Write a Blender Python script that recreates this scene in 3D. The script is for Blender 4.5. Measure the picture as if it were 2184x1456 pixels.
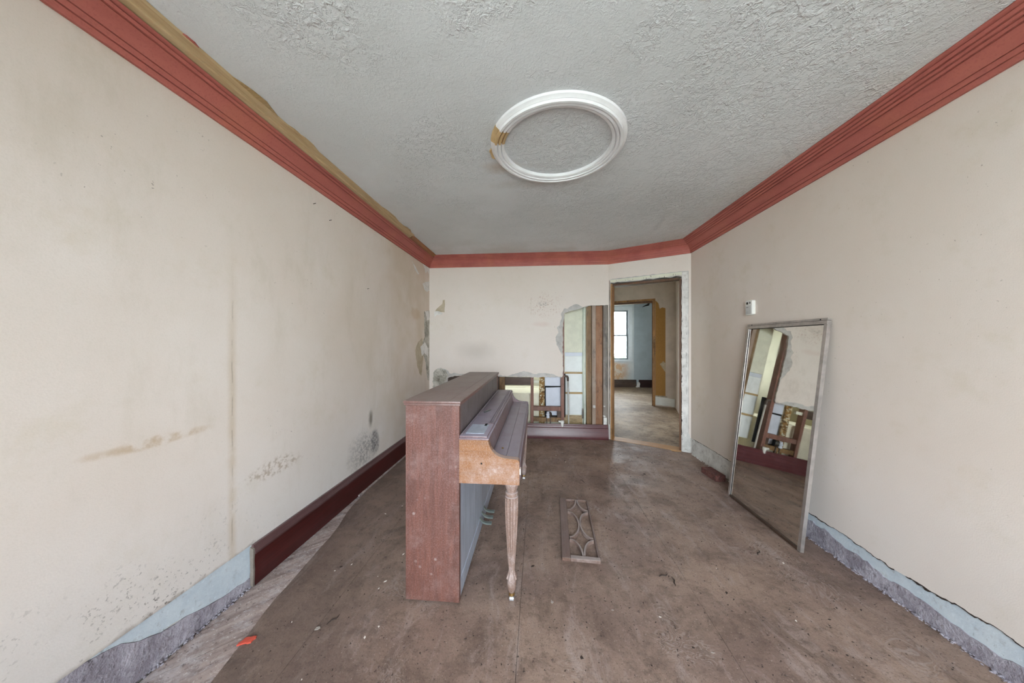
import bpy, bmesh, math, random
from mathutils import Vector, Matrix

for o in list(bpy.data.objects):
    bpy.data.objects.remove(o, do_unlink=True)
SC = bpy.context.scene
COL = SC.collection

# ------------------------------------------------------------------ camera
CAM_H = 1.30
cam_data = bpy.data.cameras.new('camera')
cam = bpy.data.objects.new('camera', cam_data)
COL.objects.link(cam)
cam_data.sensor_fit = 'HORIZONTAL'
cam_data.sensor_width = 36.0
cam_data.lens = 36.0 * 650.0 / 2184.0
cam_data.shift_y = 2.0 / 2184.0
cam_data.clip_start = 0.02
cam.location = (0, 0, CAM_H)
cam.rotation_euler = (math.radians(90), 0, math.atan(54.5 / 650.0))
SC.camera = cam

# ------------------------------------------------------------------ world, exposure
W = bpy.data.worlds.new('overcast_sky')
SC.world = W
W.use_nodes = True
wn = W.node_tree.nodes
wb = wn['Background']
wb.inputs['Color'].default_value = (0.93, 0.94, 1.0, 1)
wb.inputs['Strength'].default_value = 9.0
SC.view_settings.view_transform = 'Standard'
SC.view_settings.look = 'None'
SC.view_settings.gamma = 1.0
SC.view_settings.use_curve_mapping = False
SC.view_settings.exposure = 1.62
SC.cycles.max_bounces = 14
SC.cycles.diffuse_bounces = 10
SC.cycles.glossy_bounces = 5
SC.cycles.transparent_max_bounces = 12
SC.cycles.caustics_reflective = False
SC.cycles.caustics_refractive = False
SC.cycles.sample_clamp_indirect = 12.0

def portal(name, loc, rot, sx, sy):
    ld = bpy.data.lights.new(name, 'AREA')
    ld.shape = 'RECTANGLE'; ld.size = sx; ld.size_y = sy
    ld.cycles.is_portal = True
    o = bpy.data.objects.new(name, ld); COL.objects.link(o)
    o.location = loc; o.rotation_euler = rot
    return o

# ------------------------------------------------------------------ room numbers (metres)
XL, XR, YB, YF, ZC = -1.525, 1.80, 4.20, -1.60, 2.50
PA, PB = Vector((0.95, 4.20)), Vector((1.80, 3.75))
FW = (-0.85, 1.40, 0.45, 2.25)          # front window x0,x1,z0,z1
BW = (4.55, 5.75, 0.95, 2.20)           # bathroom window in its left wall (y0,y1,z0,z1)
RW = (1.72, 2.64, 0.80, 2.24)           # back room window
portal('window_portal_front', ((FW[0]+FW[1])/2, YF-0.10, (FW[2]+FW[3])/2), (math.radians(90), 0, 0), FW[1]-FW[0], FW[3]-FW[2])
portal('window_portal_bath', (XL-0.13, (BW[0]+BW[1])/2, (BW[2]+BW[3])/2), (math.radians(-90), 0, math.radians(90)), BW[1]-BW[0], BW[3]-BW[2])
portal('window_portal_rear', ((RW[0]+RW[1])/2, 9.28, (RW[2]+RW[3])/2), (math.radians(-90), 0, 0), RW[1]-RW[0], RW[3]-RW[2])

portal('added_window_portal', (4.13, 7.7, 1.55), (math.radians(-90), 0, math.radians(-90)), 0.9, 1.3)  # portal for the side window added to brighten the back room

# ------------------------------------------------------------------ material helper
def L(r, g, b):
    f = lambda c: (c/12.92 if c <= 0.04045 else ((c+0.055)/1.055)**2.4)
    return (f(r/255), f(g/255), f(b/255), 1.0)

class NB:
    def __init__(s, name):
        s.m = bpy.data.materials.new(name); s.m.use_nodes = True
        s.nt = s.m.node_tree; s.n = s.nt.nodes; s.l = s.nt.links
        s.bsdf = s.n['Principled BSDF']
        s.tc = s.n.new('ShaderNodeTexCoord')
        s.P = s.tc.outputs['Object']
        sp = s.n.new('ShaderNodeSeparateXYZ'); s.l.new(s.P, sp.inputs[0])
        s.x, s.y, s.z = sp.outputs
    def _in(s, sock, v):
        if isinstance(v, bpy.types.NodeSocket): s.l.new(v, sock)
        elif v is not None: sock.default_value = v
    def math(s, op, a, b=None, c=None, clamp=False):
        n = s.n.new('ShaderNodeMath'); n.operation = op; n.use_clamp = clamp
        s._in(n.inputs[0], a); s._in(n.inputs[1], b); s._in(n.inputs[2], c)
        return n.outputs[0]
    def mul(s, a, b): return s.math('MULTIPLY', a, b)
    def add(s, a, b): return s.math('ADD', a, b)
    def mx(s, a, b): return s.math('MAXIMUM', a, b)
    def scale(s, v=(1, 1, 1), off=(0, 0, 0)):
        n = s.n.new('ShaderNodeMapping'); s.l.new(s.P, n.inputs[0])
        n.inputs['Scale'].default_value = v; n.inputs['Location'].default_value = off
        return n.outputs[0]
    def noise(s, scale, detail=4.0, rough=0.55, vec=None, dist=0.0, out=0):
        n = s.n.new('ShaderNodeTexNoise')
        s._in(n.inputs['Vector'], vec if vec is not None else s.P)
        n.inputs['Scale'].default_value = scale; n.inputs['Detail'].default_value = detail
        n.inputs['Roughness'].default_value = rough; n.inputs['Distortion'].default_value = dist
        return n.outputs[out]
    def vor(s, scale, vec=None, feature='F1', rnd=1.0):
        n = s.n.new('ShaderNodeTexVoronoi'); n.feature = feature
        s._in(n.inputs['Vector'], vec if vec is not None else s.P)
        n.inputs['Scale'].default_value = scale; n.inputs['Randomness'].default_value = rnd
        return n.outputs[0]
    def smooth(s, v, lo, hi, a=0.0, b=1.0):
        n = s.n.new('ShaderNodeMapRange'); n.interpolation_type = 'SMOOTHSTEP'
        s._in(n.inputs[0], v)
        if lo <= hi: vals = (lo, hi, a, b)
        else: vals = (hi, lo, b, a)
        for i, q in enumerate(vals): n.inputs[i+1].default_value = q
        return n.outputs[0]
    def mix(s, f, a, b, mode='MIX'):
        n = s.n.new('ShaderNodeMix'); n.data_type = 'RGBA'; n.blend_type = mode
        s._in(n.inputs[0], f); s._in(n.inputs[6], a); s._in(n.inputs[7], b)
        return n.outputs[2]
    def blob(s, u, v, cu, cv, ru, rv, wob=0.35, ws=6.0, soft=0.5):
        du = s.math('DIVIDE', s.math('SUBTRACT', u, cu), ru)
        dv = s.math('DIVIDE', s.math('SUBTRACT', v, cv), rv)
        d = s.math('SQRT', s.add(s.mul(du, du), s.mul(dv, dv)))
        if wob: d = s.add(d, s.mul(s.math('SUBTRACT', s.noise(ws, 5), 0.5), wob*2))
        return s.smooth(d, 1.0, 1.0-soft)
    def band(s, v, lo, hi, soft):
        return s.mul(s.smooth(v, lo-soft, lo+soft), s.smooth(v, hi+soft, hi-soft))
    def bump(s, h, strength=0.3, dist=0.01):
        n = s.n.new('ShaderNodeBump'); n.inputs['Strength'].default_value = strength
        n.inputs['Distance'].default_value = dist; s.l.new(h, n.inputs['Height'])
        s.l.new(n.outputs[0], s.bsdf.inputs['Normal'])
    def done(s, col, rough=0.6, metal=0.0, spec=None):
        s._in(s.bsdf.inputs['Base Color'], col); s._in(s.bsdf.inputs['Roughness'], rough)
        s._in(s.bsdf.inputs['Metallic'], metal)
        if spec is not None: s.bsdf.inputs['Specular IOR Level'].default_value = spec
        return s.m

M = {}
def simple(name, col, rough=0.6, metal=0.0, var=0.12, vs=9.0, bump=0.0, bs=60.0, spec=None):
    b = NB(name)
    n = b.noise(vs, 5, 0.6)
    dark = tuple(c*(1-var*2) for c in col[:3]) + (1,)
    lite = tuple(min(1, c*(1+var)) for c in col[:3]) + (1,)
    c = b.mix(b.smooth(n, 0.3, 0.7), dark, lite)
    if bump: b.bump(b.noise(bs, 4, 0.6), bump, 0.004)
    M[name] = b.done(c, rough, metal, spec)
    return M[name]

def wood(name, c1, c2, axis='z', grain=28.0, dust=0.0, dustcol=L(150, 145, 150), rough=0.55, top_dust=0.0, spec=None, spots=0.0, speck=0.0, knots=0.0):
    b = NB(name)
    k = {'x': (0.06, 1, 1), 'y': (1, 0.06, 1), 'z': (1, 1, 0.06)}[axis]
    v = b.scale(k)
    g = b.noise(grain, 6, 0.65, v, 0.4)
    f = b.noise(grain*5, 3, 0.6, v)
    t = b.add(b.mul(g, 0.75), b.mul(f, 0.3))
    c = b.mix(b.smooth(t, 0.30, 0.78), c1, c2)
    if speck:
        c = b.mix(b.mul(b.smooth(b.noise(150.0, 5, 0.8), 0.44, 0.66), speck), c, dustcol)
        c = b.mix(b.mul(b.smooth(b.noise(2.6, 5, 0.6, b.scale((2.2, 2.2, 0.5))), 0.56, 0.74), speck*0.8), c, tuple(q*0.45 for q in c1[:3])+(1,))
    if knots:
        kk = b.smooth(b.noise(9.0, 5, 0.7, b.scale(tuple(0.35 if q < 0.5 else 1.0 for q in k))), 0.52, 0.66)
        c = b.mix(b.mul(kk, knots), c, tuple(q*0.35 for q in c1[:3])+(1,))
        kk = b.smooth(b.noise(11.0, 5, 0.7, b.scale(tuple(0.25 if q < 0.5 else 1.0 for q in k), (3, 1, 5))), 0.55, 0.68)
        c = b.mix(b.mul(kk, knots*0.6), c, tuple(min(1, q*1.35) for q in c2[:3])+(1,))
    if dust:
        d = b.smooth(b.noise(5.0, 8, 0.75), 0.45, 0.72)
        d2 = b.smooth(b.noise(55.0, 4, 0.7), 0.50, 0.62)
        c = b.mix(b.mul(b.add(b.mul(d, 0.6), b.mul(b.mul(d, d2), 0.5)), dust), c, dustcol)
    if spots:
        sp = b.smooth(b.vor(16.0), 0.17, 0.05)
        sp = b.mul(sp, b.smooth(b.noise(7.0, 2), 0.5, 0.6))
        c = b.mix(b.mul(sp, spots), c, L(205, 198, 195))
    if top_dust:
        geo = b.n.new('ShaderNodeNewGeometry'); s2 = b.n.new('ShaderNodeSeparateXYZ')
        b.l.new(geo.outputs['Normal'], s2.inputs[0])
        up = b.smooth(s2.outputs[2], 0.35, 0.85)
        dn = b.smooth(b.noise(7.0, 7, 0.7), 0.25, 0.6, 0.55, 1.0)
        c = b.mix(b.mul(b.mul(up, dn), top_dust), c, dustcol)
    b.bump(t, 0.15, 0.003)
    M[name] = b.done(c, rough, 0, spec)
    return M[name]

# ---- wall paints
def wall_paint(name, kind):
    b = NB(name)
    base = b.mix(b.smooth(b.noise(0.9, 4, 0.6), 0.3, 0.7), L(222, 209, 198), L(229, 219, 211))
    base = b.mix(b.mul(b.smooth(b.noise(3.5, 6, 0.7), 0.52, 0.75), 0.35), base, L(206, 192, 170))
    fine = b.noise(220.0, 2, 0.5)
    c = base
    # faint weave of the old wall covering
    c = b.mix(b.mul(b.smooth(fine, 0.45, 0.7), 0.10), c, L(190, 178, 160))
    low = b.smooth(b.z, 0.9, 0.1)  # bluish sky light near the floor, put into the wall colour
    spk = b.smooth(b.noise(34.0, 4, 0.65), 0.60, 0.67)
    spk2 = b.smooth(b.noise(70.0, 3, 0.65), 0.59, 0.66)
    if kind == 'left':
        c = b.mix(b.mul(low, 0.35), c, L(214, 218, 222))
        # old vertical drip line and its halo
        v = b.add(b.y, b.mul(b.noise(5.0, 3), 0.02))
        line = b.mul(b.band(v, 1.398, 1.432, 0.016), b.smooth(b.noise(3.0, 5, 0.7), 0.30, 0.55))
        hline = b.mul(line, b.smooth(b.z, 1.9, 1.0))
        c = b.mix(b.mul(hline, 0.42), c, L(184, 160, 124))
        thin = b.mul(b.band(v, 1.413, 1.418, 0.003), b.smooth(b.z, 1.8, 1.2))
        c = b.mix(b.mul(b.mul(thin, b.smooth(b.noise(9, 4), 0.45, 0.6)), 0.45), c, L(130, 112, 92))
        c = b.mix(b.mul(b.smooth(b.noise(2.2, 7, 0.72, b.scale((1, 1.6, 0.6))), 0.50, 0.72), 0.30), c, L(196, 184, 166))
        # warm yellowing towards the rear half of the wall
        rear = b.mul(b.smooth(b.y, 1.6, 3.6), b.smooth(b.noise(1.6, 4), 0.3, 0.65))
        c = b.mix(b.mul(rear, 0.45), c, L(196, 176, 146))
        h = b.mul(b.blob(b.y, b.z, 1.10, 0.905, 0.22, 0.028, 0.4, 9), b.smooth(b.noise(14, 5), 0.4, 0.6))
        c = b.mix(b.mul(h, 0.6), c, L(182, 152, 110))
        h2 = b.mul(b.blob(b.y, b.z, 1.66, 0.575, 0.24, 0.06, 0.5, 8), b.smooth(b.noise(40, 4), 0.45, 0.62))
        c = b.mix(b.mul(h2, 0.55), c, L(150, 126, 98))
        h3 = b.blob(b.y, b.z, 3.72, 1.66, 0.2, 0.09, 0.5, 8)
        c = b.mix(b.mul(h3, 0.35), c, L(190, 156, 112))
        # mould patch above the baseboard
        mo = b.blob(b.y, b.z, 2.58, 0.35, 0.30, 0.20, 0.55, 7, 0.8)
        mo2 = b.blob(b.y, b.z, 2.74, 0.36, 0.11, 0.17, 0.45, 9, 0.6)
        mo3 = b.blob(b.y, b.z, 2.68, 0.60, 0.05, 0.11, 0.35, 9, 0.8)
        grit = b.smooth(b.noise(45, 5, 0.75), 0.40, 0.60)
        mm = b.mx(b.mul(mo, b.add(b.mul(grit, 0.55), 0.12)), b.mul(mo2, b.add(b.mul(grit, 0.5), 0.35)))
        c = b.mix(b.mul(b.math('MINIMUM', mm, 1.0), 0.92), c, L(72, 70, 74))
        c = b.mix(b.mul(mo3, 0.75), c, L(104, 92, 74))
        # mildew speckle near the floor where the baseboard is gone
        near = b.mul(b.smooth(b.y, 1.75, 1.35), b.smooth(b.z, 0.62, 0.22))
        cl = b.smooth(b.noise(4.0, 4, 0.6), 0.42, 0.62)
        c = b.mix(b.mul(b.mul(b.mul(near, cl), b.mx(spk, b.mul(spk2, 0.7))), 0.8), c, L(92, 84, 78))
        edge = b.mul(b.smooth(b.add(b.z, b.mul(b.noise(18, 4), 0.05)), 0.262, 0.235), b.smooth(b.y, 1.6, 1.5))
        c = b.mix(b.mul(edge, 0.6), c, L(134, 120, 108))
        gen = b.mul(b.smooth(b.noise(60.0, 2, 0.5), 0.72, 0.76), b.smooth(b.noise(1.4, 3), 0.5, 0.65))
        c = b.mix(b.mul(gen, 0.55), c, L(120, 108, 96))
    elif kind == 'back':
        c = b.mix(0.35, c, L(232, 226, 220))
        sc = b.blob(b.x, b.z, 0.10, 1.80, 0.30, 0.22, 0.4, 6, 0.7)
        sc = b.mul(sc, b.smooth(b.noise(42.0, 4, 0.7), 0.54, 0.66))
        c = b.mix(b.mul(sc, 0.6), c, L(168, 120, 104))
        sc2 = b.blob(b.x, b.z, 0.07, 1.83, 0.09, 0.05, 0.4, 14, 0.8)
        c = b.mix(b.mul(b.mul(sc2, b.smooth(b.noise(60, 4), 0.42, 0.6)), 0.6), c, L(110, 96, 92))
        ring = b.blob(b.x, b.z, 0.06, 1.55, 0.2, 0.05, 0.4, 9, 0.8)
        c = b.mix(b.mul(ring, 0.14), c, L(190, 130, 115))
        sm = b.blob(b.x, b.z, -0.88, 1.18, 0.36, 0.20, 0.3, 3, 0.9)
        c = b.mix(b.mul(sm, 0.24), c, L(140, 134, 122))
        gen = b.smooth(b.noise(75.0, 2, 0.5), 0.71, 0.75)
        c = b.mix(b.mul(gen, 0.4), c, L(120, 108, 96))
    else:
        c = b.mix(b.mul(low, 0.25), c, L(216, 218, 221))
        far = b.mul(b.smooth(b.y, 2.4, 3.6), b.smooth(b.z, 2.3, 0.6))
        c = b.mix(b.mul(far, 0.30), c, L(184, 170, 140))
        cl = b.mul(b.smooth(b.y, 2.6, 3.3), b.smooth(b.z, 0.9, 0.3))
        c = b.mix(b.mul(b.mul(b.mul(cl, b.mx(spk, spk2)), b.smooth(b.noise(4, 4), 0.5, 0.62)), 0.55), c, L(110, 98, 84))
        gen = b.mul(b.smooth(b.noise(75.0, 2, 0.5), 0.71, 0.75), b.smooth(b.noise(1.7, 3), 0.45, 0.6))
        c = b.mix(b.mul(gen, 0.5), c, L(128, 112, 98))
    b.bump(b.add(fine, b.mul(b.noise(30, 4), 0.6)), 0.08, 0.004)
    M[name] = b.done(c, 0.75, 0, 0.25)
wall_paint('paint_left', 'left'); wall_paint('paint_back', 'back'); wall_paint('paint_right', 'right')

# ---- stippled ceiling
b = NB('ceiling_stipple')
c = b.mix(b.smooth(b.noise(1.3, 5, 0.6), 0.3, 0.7), L(212, 214, 216), L(223, 225, 228))
st = b.blob(b.x, b.y, -0.22, 2.08, 0.20, 0.10, 0.5, 8, 0.9)
c = b.mix(b.mul(st, 0.45), c, L(176, 152, 122))
st = b.blob(b.x, b.y, 0.0, 2.30, 0.45, 0.10, 0.5, 5, 0.9)
c = b.mix(b.mul(st, 0.25), c, L(170, 158, 138))
st = b.mul(b.smooth(b.y, 3.4, 4.1), b.smooth(b.noise(2.5, 4), 0.4, 0.6))
c = b.mix(b.mul(st, 0.25), c, L(158, 148, 128))
st = b.mul(b.smooth(b.x, 1.3, 1.7), b.smooth(b.noise(2.5, 4), 0.35, 0.6))
c = b.mix(b.mul(st, 0.2), c, L(196, 186, 162))
w = b.noise(9.0, 3, 0.6, out=1)
vm = b.n.new('ShaderNodeVectorMath'); vm.operation = 'MULTIPLY_ADD'
b.l.new(w, vm.inputs[0]); vm.inputs[1].default_value = (0.10, 0.10, 0.0); b.l.new(b.scale((1, 0.8, 1)), vm.inputs[2])
r1 = b.math('ABSOLUTE', b.math('SUBTRACT', b.noise(16, 4, 0.62, vm.outputs[0]), 0.5))
ridge = b.mul(b.smooth(r1, 0.085, 0.0), b.smooth(b.noise(23, 2), 0.42, 0.60))
r2 = b.math('ABSOLUTE', b.math('SUBTRACT', b.noise(37, 4, 0.66, b.scale((1, 1, 1), (4, 2, 0))), 0.5))
ridge2 = b.mul(b.smooth(r2, 0.08, 0.0), b.smooth(b.noise(43, 2, 0.5, b.scale((1, 1, 1), (1, 5, 0))), 0.44, 0.58))
patch = b.smooth(b.add(b.noise(1.9, 4, 0.65), b.mul(b.x, 0.06)), 0.42, 0.60)
inring = b.blob(b.x, b.y, 0.118, 1.865, 0.33, 0.33, 0.0, 1, 0.15)
patch = b.mx(patch, inring)
hgt = b.add(b.mul(b.mx(ridge, b.mul(ridge2, 0.8)), b.add(b.mul(patch, 0.85), 0.15)), b.mul(b.noise(90, 4, 0.7), 0.45))
b.bump(hgt, 0.5, 0.010)
M['ceiling_stipple'] = b.done(c, 0.85, 0, 0.2)

# ---- worn hardboard floor
b = NB('floor_hardboard')
v = b.scale((1, 0.3, 1))
c = b.mix(b.smooth(b.noise(1.3, 6, 0.65), 0.35, 0.65), L(126, 106, 97), L(158, 136, 122))
c = b.mix(b.mul(b.smooth(b.noise(3.1, 8, 0.74, None, 0.5), 0.45, 0.64), 0.55), c, L(88, 72, 63))
c = b.mix(b.mul(b.smooth(b.noise(8.0, 7, 0.75, v, 1.0), 0.50, 0.68), 0.55), c, L(168, 152, 146))
c = b.mix(b.mul(b.smooth(b.noise(17.0, 7, 0.78), 0.50, 0.64), 0.5), c, L(92, 76, 68))
sw = b.noise(2.1, 3, 0.5, None, 2.4)
wv = b.math('SINE', b.mul(sw, 170.0))
c = b.mix(b.mul(b.mul(b.smooth(wv, 0.2, 0.95), b.smooth(b.noise(2.3, 3), 0.55, 0.66)), 0.38), c, L(176, 164, 158))
c = b.mix(b.mul(b.mul(b.smooth(b.noise(42, 5, 0.7, b.scale((1.0, 0.6, 1.0))), 0.60, 0.68), b.smooth(b.noise(3, 3), 0.4, 0.6)), 0.75), c, L(66, 54, 50))
c = b.mix(b.mul(b.smooth(b.noise(95, 4, 0.65), 0.60, 0.70), 0.6), c, L(184, 170, 162))
c = b.mix(b.mul(b.smooth(b.noise(130, 3, 0.65), 0.56, 0.66), 0.5), c, L(72, 60, 54))
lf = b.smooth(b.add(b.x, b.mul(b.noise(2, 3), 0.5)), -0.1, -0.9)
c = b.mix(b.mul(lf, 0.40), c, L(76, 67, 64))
b.bump(b.add(b.noise(40, 5, 0.7), b.mul(b.noise(6, 4), 1.2)), 0.35, 0.007)
M['floor_hardboard'] = b.done(c, b.smooth(b.noise(4, 5), 0.3, 0.7, 0.42, 0.68), 0, 0.30)

b = NB('plank_wood')
rot = b.n.new('ShaderNodeMapping'); b.l.new(b.P, rot.inputs[0]); rot.vector_type = 'POINT'
rot.inputs['Rotation'].default_value = (0, 0, math.radians(-45)); rot.inputs['Scale'].default_value = (1, 1, 1)
st = b.n.new('ShaderNodeMapping'); b.l.new(rot.outputs[0], st.inputs[0]); st.inputs['Scale'].default_value = (0.12, 1, 1)
c = b.mix(b.smooth(b.noise(22, 7, 0.7, st.outputs[0]), 0.35, 0.65), L(138, 122, 118), L(180, 164, 158))
c = b.mix(b.mul(b.smooth(b.noise(6, 8, 0.75), 0.48, 0.66), 0.6), c, L(204, 200, 204))
c = b.mix(b.mul(b.smooth(b.noise(13, 7, 0.75), 0.52, 0.66), 0.55), c, L(112, 98, 94))
c = b.mix(b.mul(b.smooth(b.noise(55, 5, 0.7), 0.57, 0.66), 0.75), c, L(84, 74, 72))
c = b.mix(b.mul(b.smooth(b.noise(90, 4, 0.7), 0.58, 0.66), 0.6), c, L(222, 218, 218))
b.bump(b.noise(50, 5), 0.35, 0.006)
M['plank_wood'] = b.done(c, 0.7, 0, 0.3)

b = NB('hall_floor')
c = b.mix(b.smooth(b.noise(1.6, 6, 0.65), 0.35, 0.65), L(132, 110, 88), L(176, 156, 132))
c = b.mix(b.mul(b.smooth(b.noise(6, 8, 0.75), 0.46, 0.64), 0.65), c, L(96, 78, 64))
c = b.mix(b.mul(b.smooth(b.noise(24, 5, 0.7), 0.55, 0.66), 0.6), c, L(82, 66, 54))
c = b.mix(b.mul(b.smooth(b.noise(40, 5, 0.7, b.scale((1, 1, 1), (3, 2, 0))), 0.56, 0.66), 0.5), c, L(190, 178, 160))
b.bump(b.noise(30, 5), 0.3, 0.006)
M['hall_floor'] = b.done(c, 0.6, 0, 0.25)

# ---- exposed plaster, scars
def plaster(name, c1, c2, cdark, dark=0.5, bump=0.5, fine=0.0):
    b = NB(name)
    c = b.mix(b.smooth(b.noise(9, 6, 0.7), 0.35, 0.65), c1, c2)
    c = b.mix(b.mul(b.smooth(b.noise(22, 6, 0.75), 0.55, 0.66), dark), c, cdark)
    if fine:
        k = b.mul(b.smooth(b.noise(34, 6, 0.75, b.scale((1, 1, 0.5))), 0.58, 0.66), b.smooth(b.noise(5, 4), 0.42, 0.60))
        c = b.mix(b.mul(k, fine), c, tuple(q*0.35 for q in cdark[:3])+(1,))
        k = b.smooth(b.noise(48, 5, 0.7, b.scale((1, 1, 1), (2, 5, 1))), 0.58, 0.68)
        c = b.mix(b.mul(k, fine*0.6), c, tuple(min(1, q*1.3) for q in c2[:3])+(1,))
    b.bump(b.add(b.noise(18, 6, 0.7), b.mul(b.noise(70, 4), 0.4)), bump, 0.012)
    M[name] = b.done(c, 0.85, 0, 0.2)
plaster('plaster_grey', L(186, 183, 180), L(206, 203, 198), L(140, 134, 126), 0.35, 0.35)
plaster('plaster_white', L(214, 212, 208), L(236, 234, 230), L(120, 112, 100), 0.35, 0.35)
plaster('plaster_tan', L(176, 162, 138), L(196, 184, 162), L(150, 136, 112), 0.35, 0.25)
plaster('plaster_crumble', L(146, 142, 130), L(204, 200, 190), L(78, 70, 60), 0.75, 0.9, 0.7)
plaster('scar_blue', L(190, 202, 212), L(204, 214, 221), L(150, 148, 150), 0.35, 0.2, 0.55)
plaster('scar_purple', L(142, 136, 146), L(180, 176, 186), L(112, 102, 106), 0.6, 0.9, 0.8)
plaster('scar_white', L(196, 196, 192), L(222, 222, 218), L(110, 100, 88), 0.45, 0.5)

# ---- trims
b = NB('crown_red')
v = b.scale((1, 0.15, 1))
c = b.mix(b.smooth(b.noise(7, 5, 0.6, v), 0.3, 0.7), L(170, 94, 86), L(186, 108, 97))
c = b.mix(b.mul(b.smooth(b.noise(2.5, 4), 0.5, 0.75), 0.4), c, L(188, 116, 90))
c = b.mix(b.mul(b.smooth(b.noise(120, 3), 0.5, 0.7), 0.2), c, L(130, 62, 56))
b.bump(b.noise(90, 3), 0.08, 0.003)
M['crown_red'] = b.done(c, 0.55, 0, 0.35)
wood('bare_tan', L(170, 142, 104), L(206, 182, 142), 'y', 20, 0.2, L(206, 196, 176))
wood('bare_orange', L(124, 78, 40), L(168, 112, 62), 'y', 20)
wood('varnish_red', L(50, 14, 14), L(82, 28, 26), 'y', 14, 0.15, L(96, 70, 76), 0.32, 0.55)
wood('varnish_cap', L(78, 52, 52), L(108, 80, 80), 'y', 20, 0.4, L(130, 112, 114), 0.4, 0.5)
wood('varnish_back', L(70, 34, 38), L(98, 54, 56), 'x', 14, 0.25, L(120, 96, 106), 0.27, 0.25, 0.32)
wood('varnish_dark', L(36, 16, 14), L(56, 28, 24), 'x', 14, 0.1, L(96, 80, 76), 0.4, 0.3)
wood('piano_side', L(84, 48, 40), L(114, 72, 60), 'z', 60, 0.6, L(144, 122, 118), 0.55, 0.75, spots=0.3, speck=0.40, knots=0.35)
wood('piano_arm', L(120, 76, 38), L(142, 94, 52), 'x', 50, 0.8, L(174, 154, 146), 0.55, 0.9, spots=0.25, speck=0.40)
wood('piano_top', L(92, 62, 56), L(122, 90, 84), 'y', 40, 0.55, L(138, 128, 124), 0.42, 0.75, speck=0.3)
wood('piano_dusty', L(94, 72, 72), L(128, 104, 106), 'y', 26, 0.6, L(150, 145, 160), 0.40, 0.8, speck=0.25)
wood('piano_upper', L(78, 66, 66), L(114, 104, 104), 'z', 50, 0.5, L(136, 130, 134), 0.5, 0.3, speck=0.3)
wood('piano_panel', L(142, 152, 168), L(192, 202, 218), 'z', 40, 0.5, L(204, 212, 226), 0.4, 0.3, speck=0.2)  # sky light on the lower panel put into this pale blue colour
wood('piano_leg', L(112, 86, 72), L(146, 122, 112), 'z', 60, 0.8, L(192, 180, 178), 0.55, 0.6, speck=0.3)
wood('stud_red', L(104, 66, 54), L(142, 98, 82), 'z', 26, 0.4, L(168, 146, 134), speck=0.2, knots=0.7)
wood('stud_olive', L(96, 68, 34), L(146, 110, 64), 'z', 22, 0.25, L(186, 170, 140), speck=0.2, knots=0.7)
wood('stud_orange', L(116, 72, 40), L(162, 112, 74), 'z', 16, 0.3, L(190, 160, 130), speck=0.2, knots=0.7)
wood('stud_light', L(132, 110, 92), L(170, 150, 134), 'z', 30, 0.4, L(186, 176, 166), speck=0.2, knots=0.7)
wood('stud_grey', L(106, 96, 88), L(140, 130, 120), 'z', 26, 0.5, L(170, 164, 156), speck=0.2, knots=0.7)
wood('stud_dark', L(52, 38, 30), L(88, 66, 52), 'x', 18, 0.3, L(120, 110, 100))
wood('lath_tan', L(150, 122, 78), L(186, 158, 112), 'x', 22, 0.3, L(206, 196, 176))
wood('jamb_ochre', L(128, 84, 42), L(186, 138, 84), 'z', 16, 0.3, L(206, 186, 150), speck=0.2, knots=0.7)
wood('jamb_dark', L(74, 46, 26), L(112, 74, 42), 'z', 16, 0.2)
wood('threshold', L(168, 122, 74), L(206, 160, 108), 'x', 18, 0.3, L(206, 190, 166))
wood('fret_dust', L(104, 84, 76), L(134, 114, 106), 'y', 40, 0.6, L(168, 158, 156), 0.55, 0.7)
wood('grille_wood', L(88, 64, 54), L(118, 90, 76), 'y', 40, 0.5, L(150, 140, 140), 0.55, 0.30, speck=0.2)
b = NB('stud_keyed')
c = b.mix(b.smooth(b.noise(12, 4), 0.35, 0.65), L(122, 88, 44), L(164, 126, 70))
c = b.mix(b.smooth(b.noise(30, 5, 0.6), 0.50, 0.62), c, L(214, 200, 164))
c = b.mix(b.mul(b.smooth(b.noise(24, 4, 0.6, b.scale((1, 1, 1), (3, 1, 2))), 0.56, 0.64), 0.8), c, L(70, 48, 30))
b.bump(b.noise(26, 5, 0.7), 0.9, 0.02); M['stud_keyed'] = b.done(c, 0.8)
b = NB('osb_orange')
c = b.mix(b.smooth(b.noise(190, 4, 0.7), 0.35, 0.65), L(140, 100, 48), L(186, 142, 78))
b.bump(b.noise(80, 4), 0.4, 0.004); M['osb_orange'] = b.done(c, 0.75)

simple('medallion_white', L(236, 236, 238), 0.45, 0, 0.03)
simple('medallion_bare', L(206, 176, 130), 0.7, 0, 0.1)
simple('tub_enamel', L(238, 234, 212), 0.25, 0, 0.04)
simple('panel_white', L(232, 236, 236), 0.5, 0, 0.03)
simple('panel_cream', L(224, 224, 206), 0.6, 0, 0.04)
simple('panel_bluewhite', L(206, 212, 224), 0.4, 0, 0.03)
simple('casing_green', L(206, 214, 200), 0.6, 0, 0.06)
simple('black_void', L(22, 22, 24), 0.9)
simple('chrome', L(214, 218, 226), 0.25, 0.6, 0.03)
simple('pewter', L(150, 160, 160), 0.35, 1.0, 0.1)
simple('pedal_metal', L(150, 164, 160), 0.35, 0.7, 0.12)
simple('brass', L(196, 166, 110), 0.35, 1.0, 0.1)
simple('pipe_iron', L(190, 186, 178), 0.55, 0.2, 0.12)
simple('pipe_elbow', L(96, 84, 76), 0.6, 0.3, 0.15)
simple('alu_frame', L(186, 180, 176), 0.42, 0.75, 0.10, 18)
simple('frame_gap', L(34, 28, 26), 0.8)
simple('plastic_white', L(232, 232, 226), 0.4, 0, 0.03)
simple('plastic_grey', L(204, 204, 202), 0.45, 0, 0.03)
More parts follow.
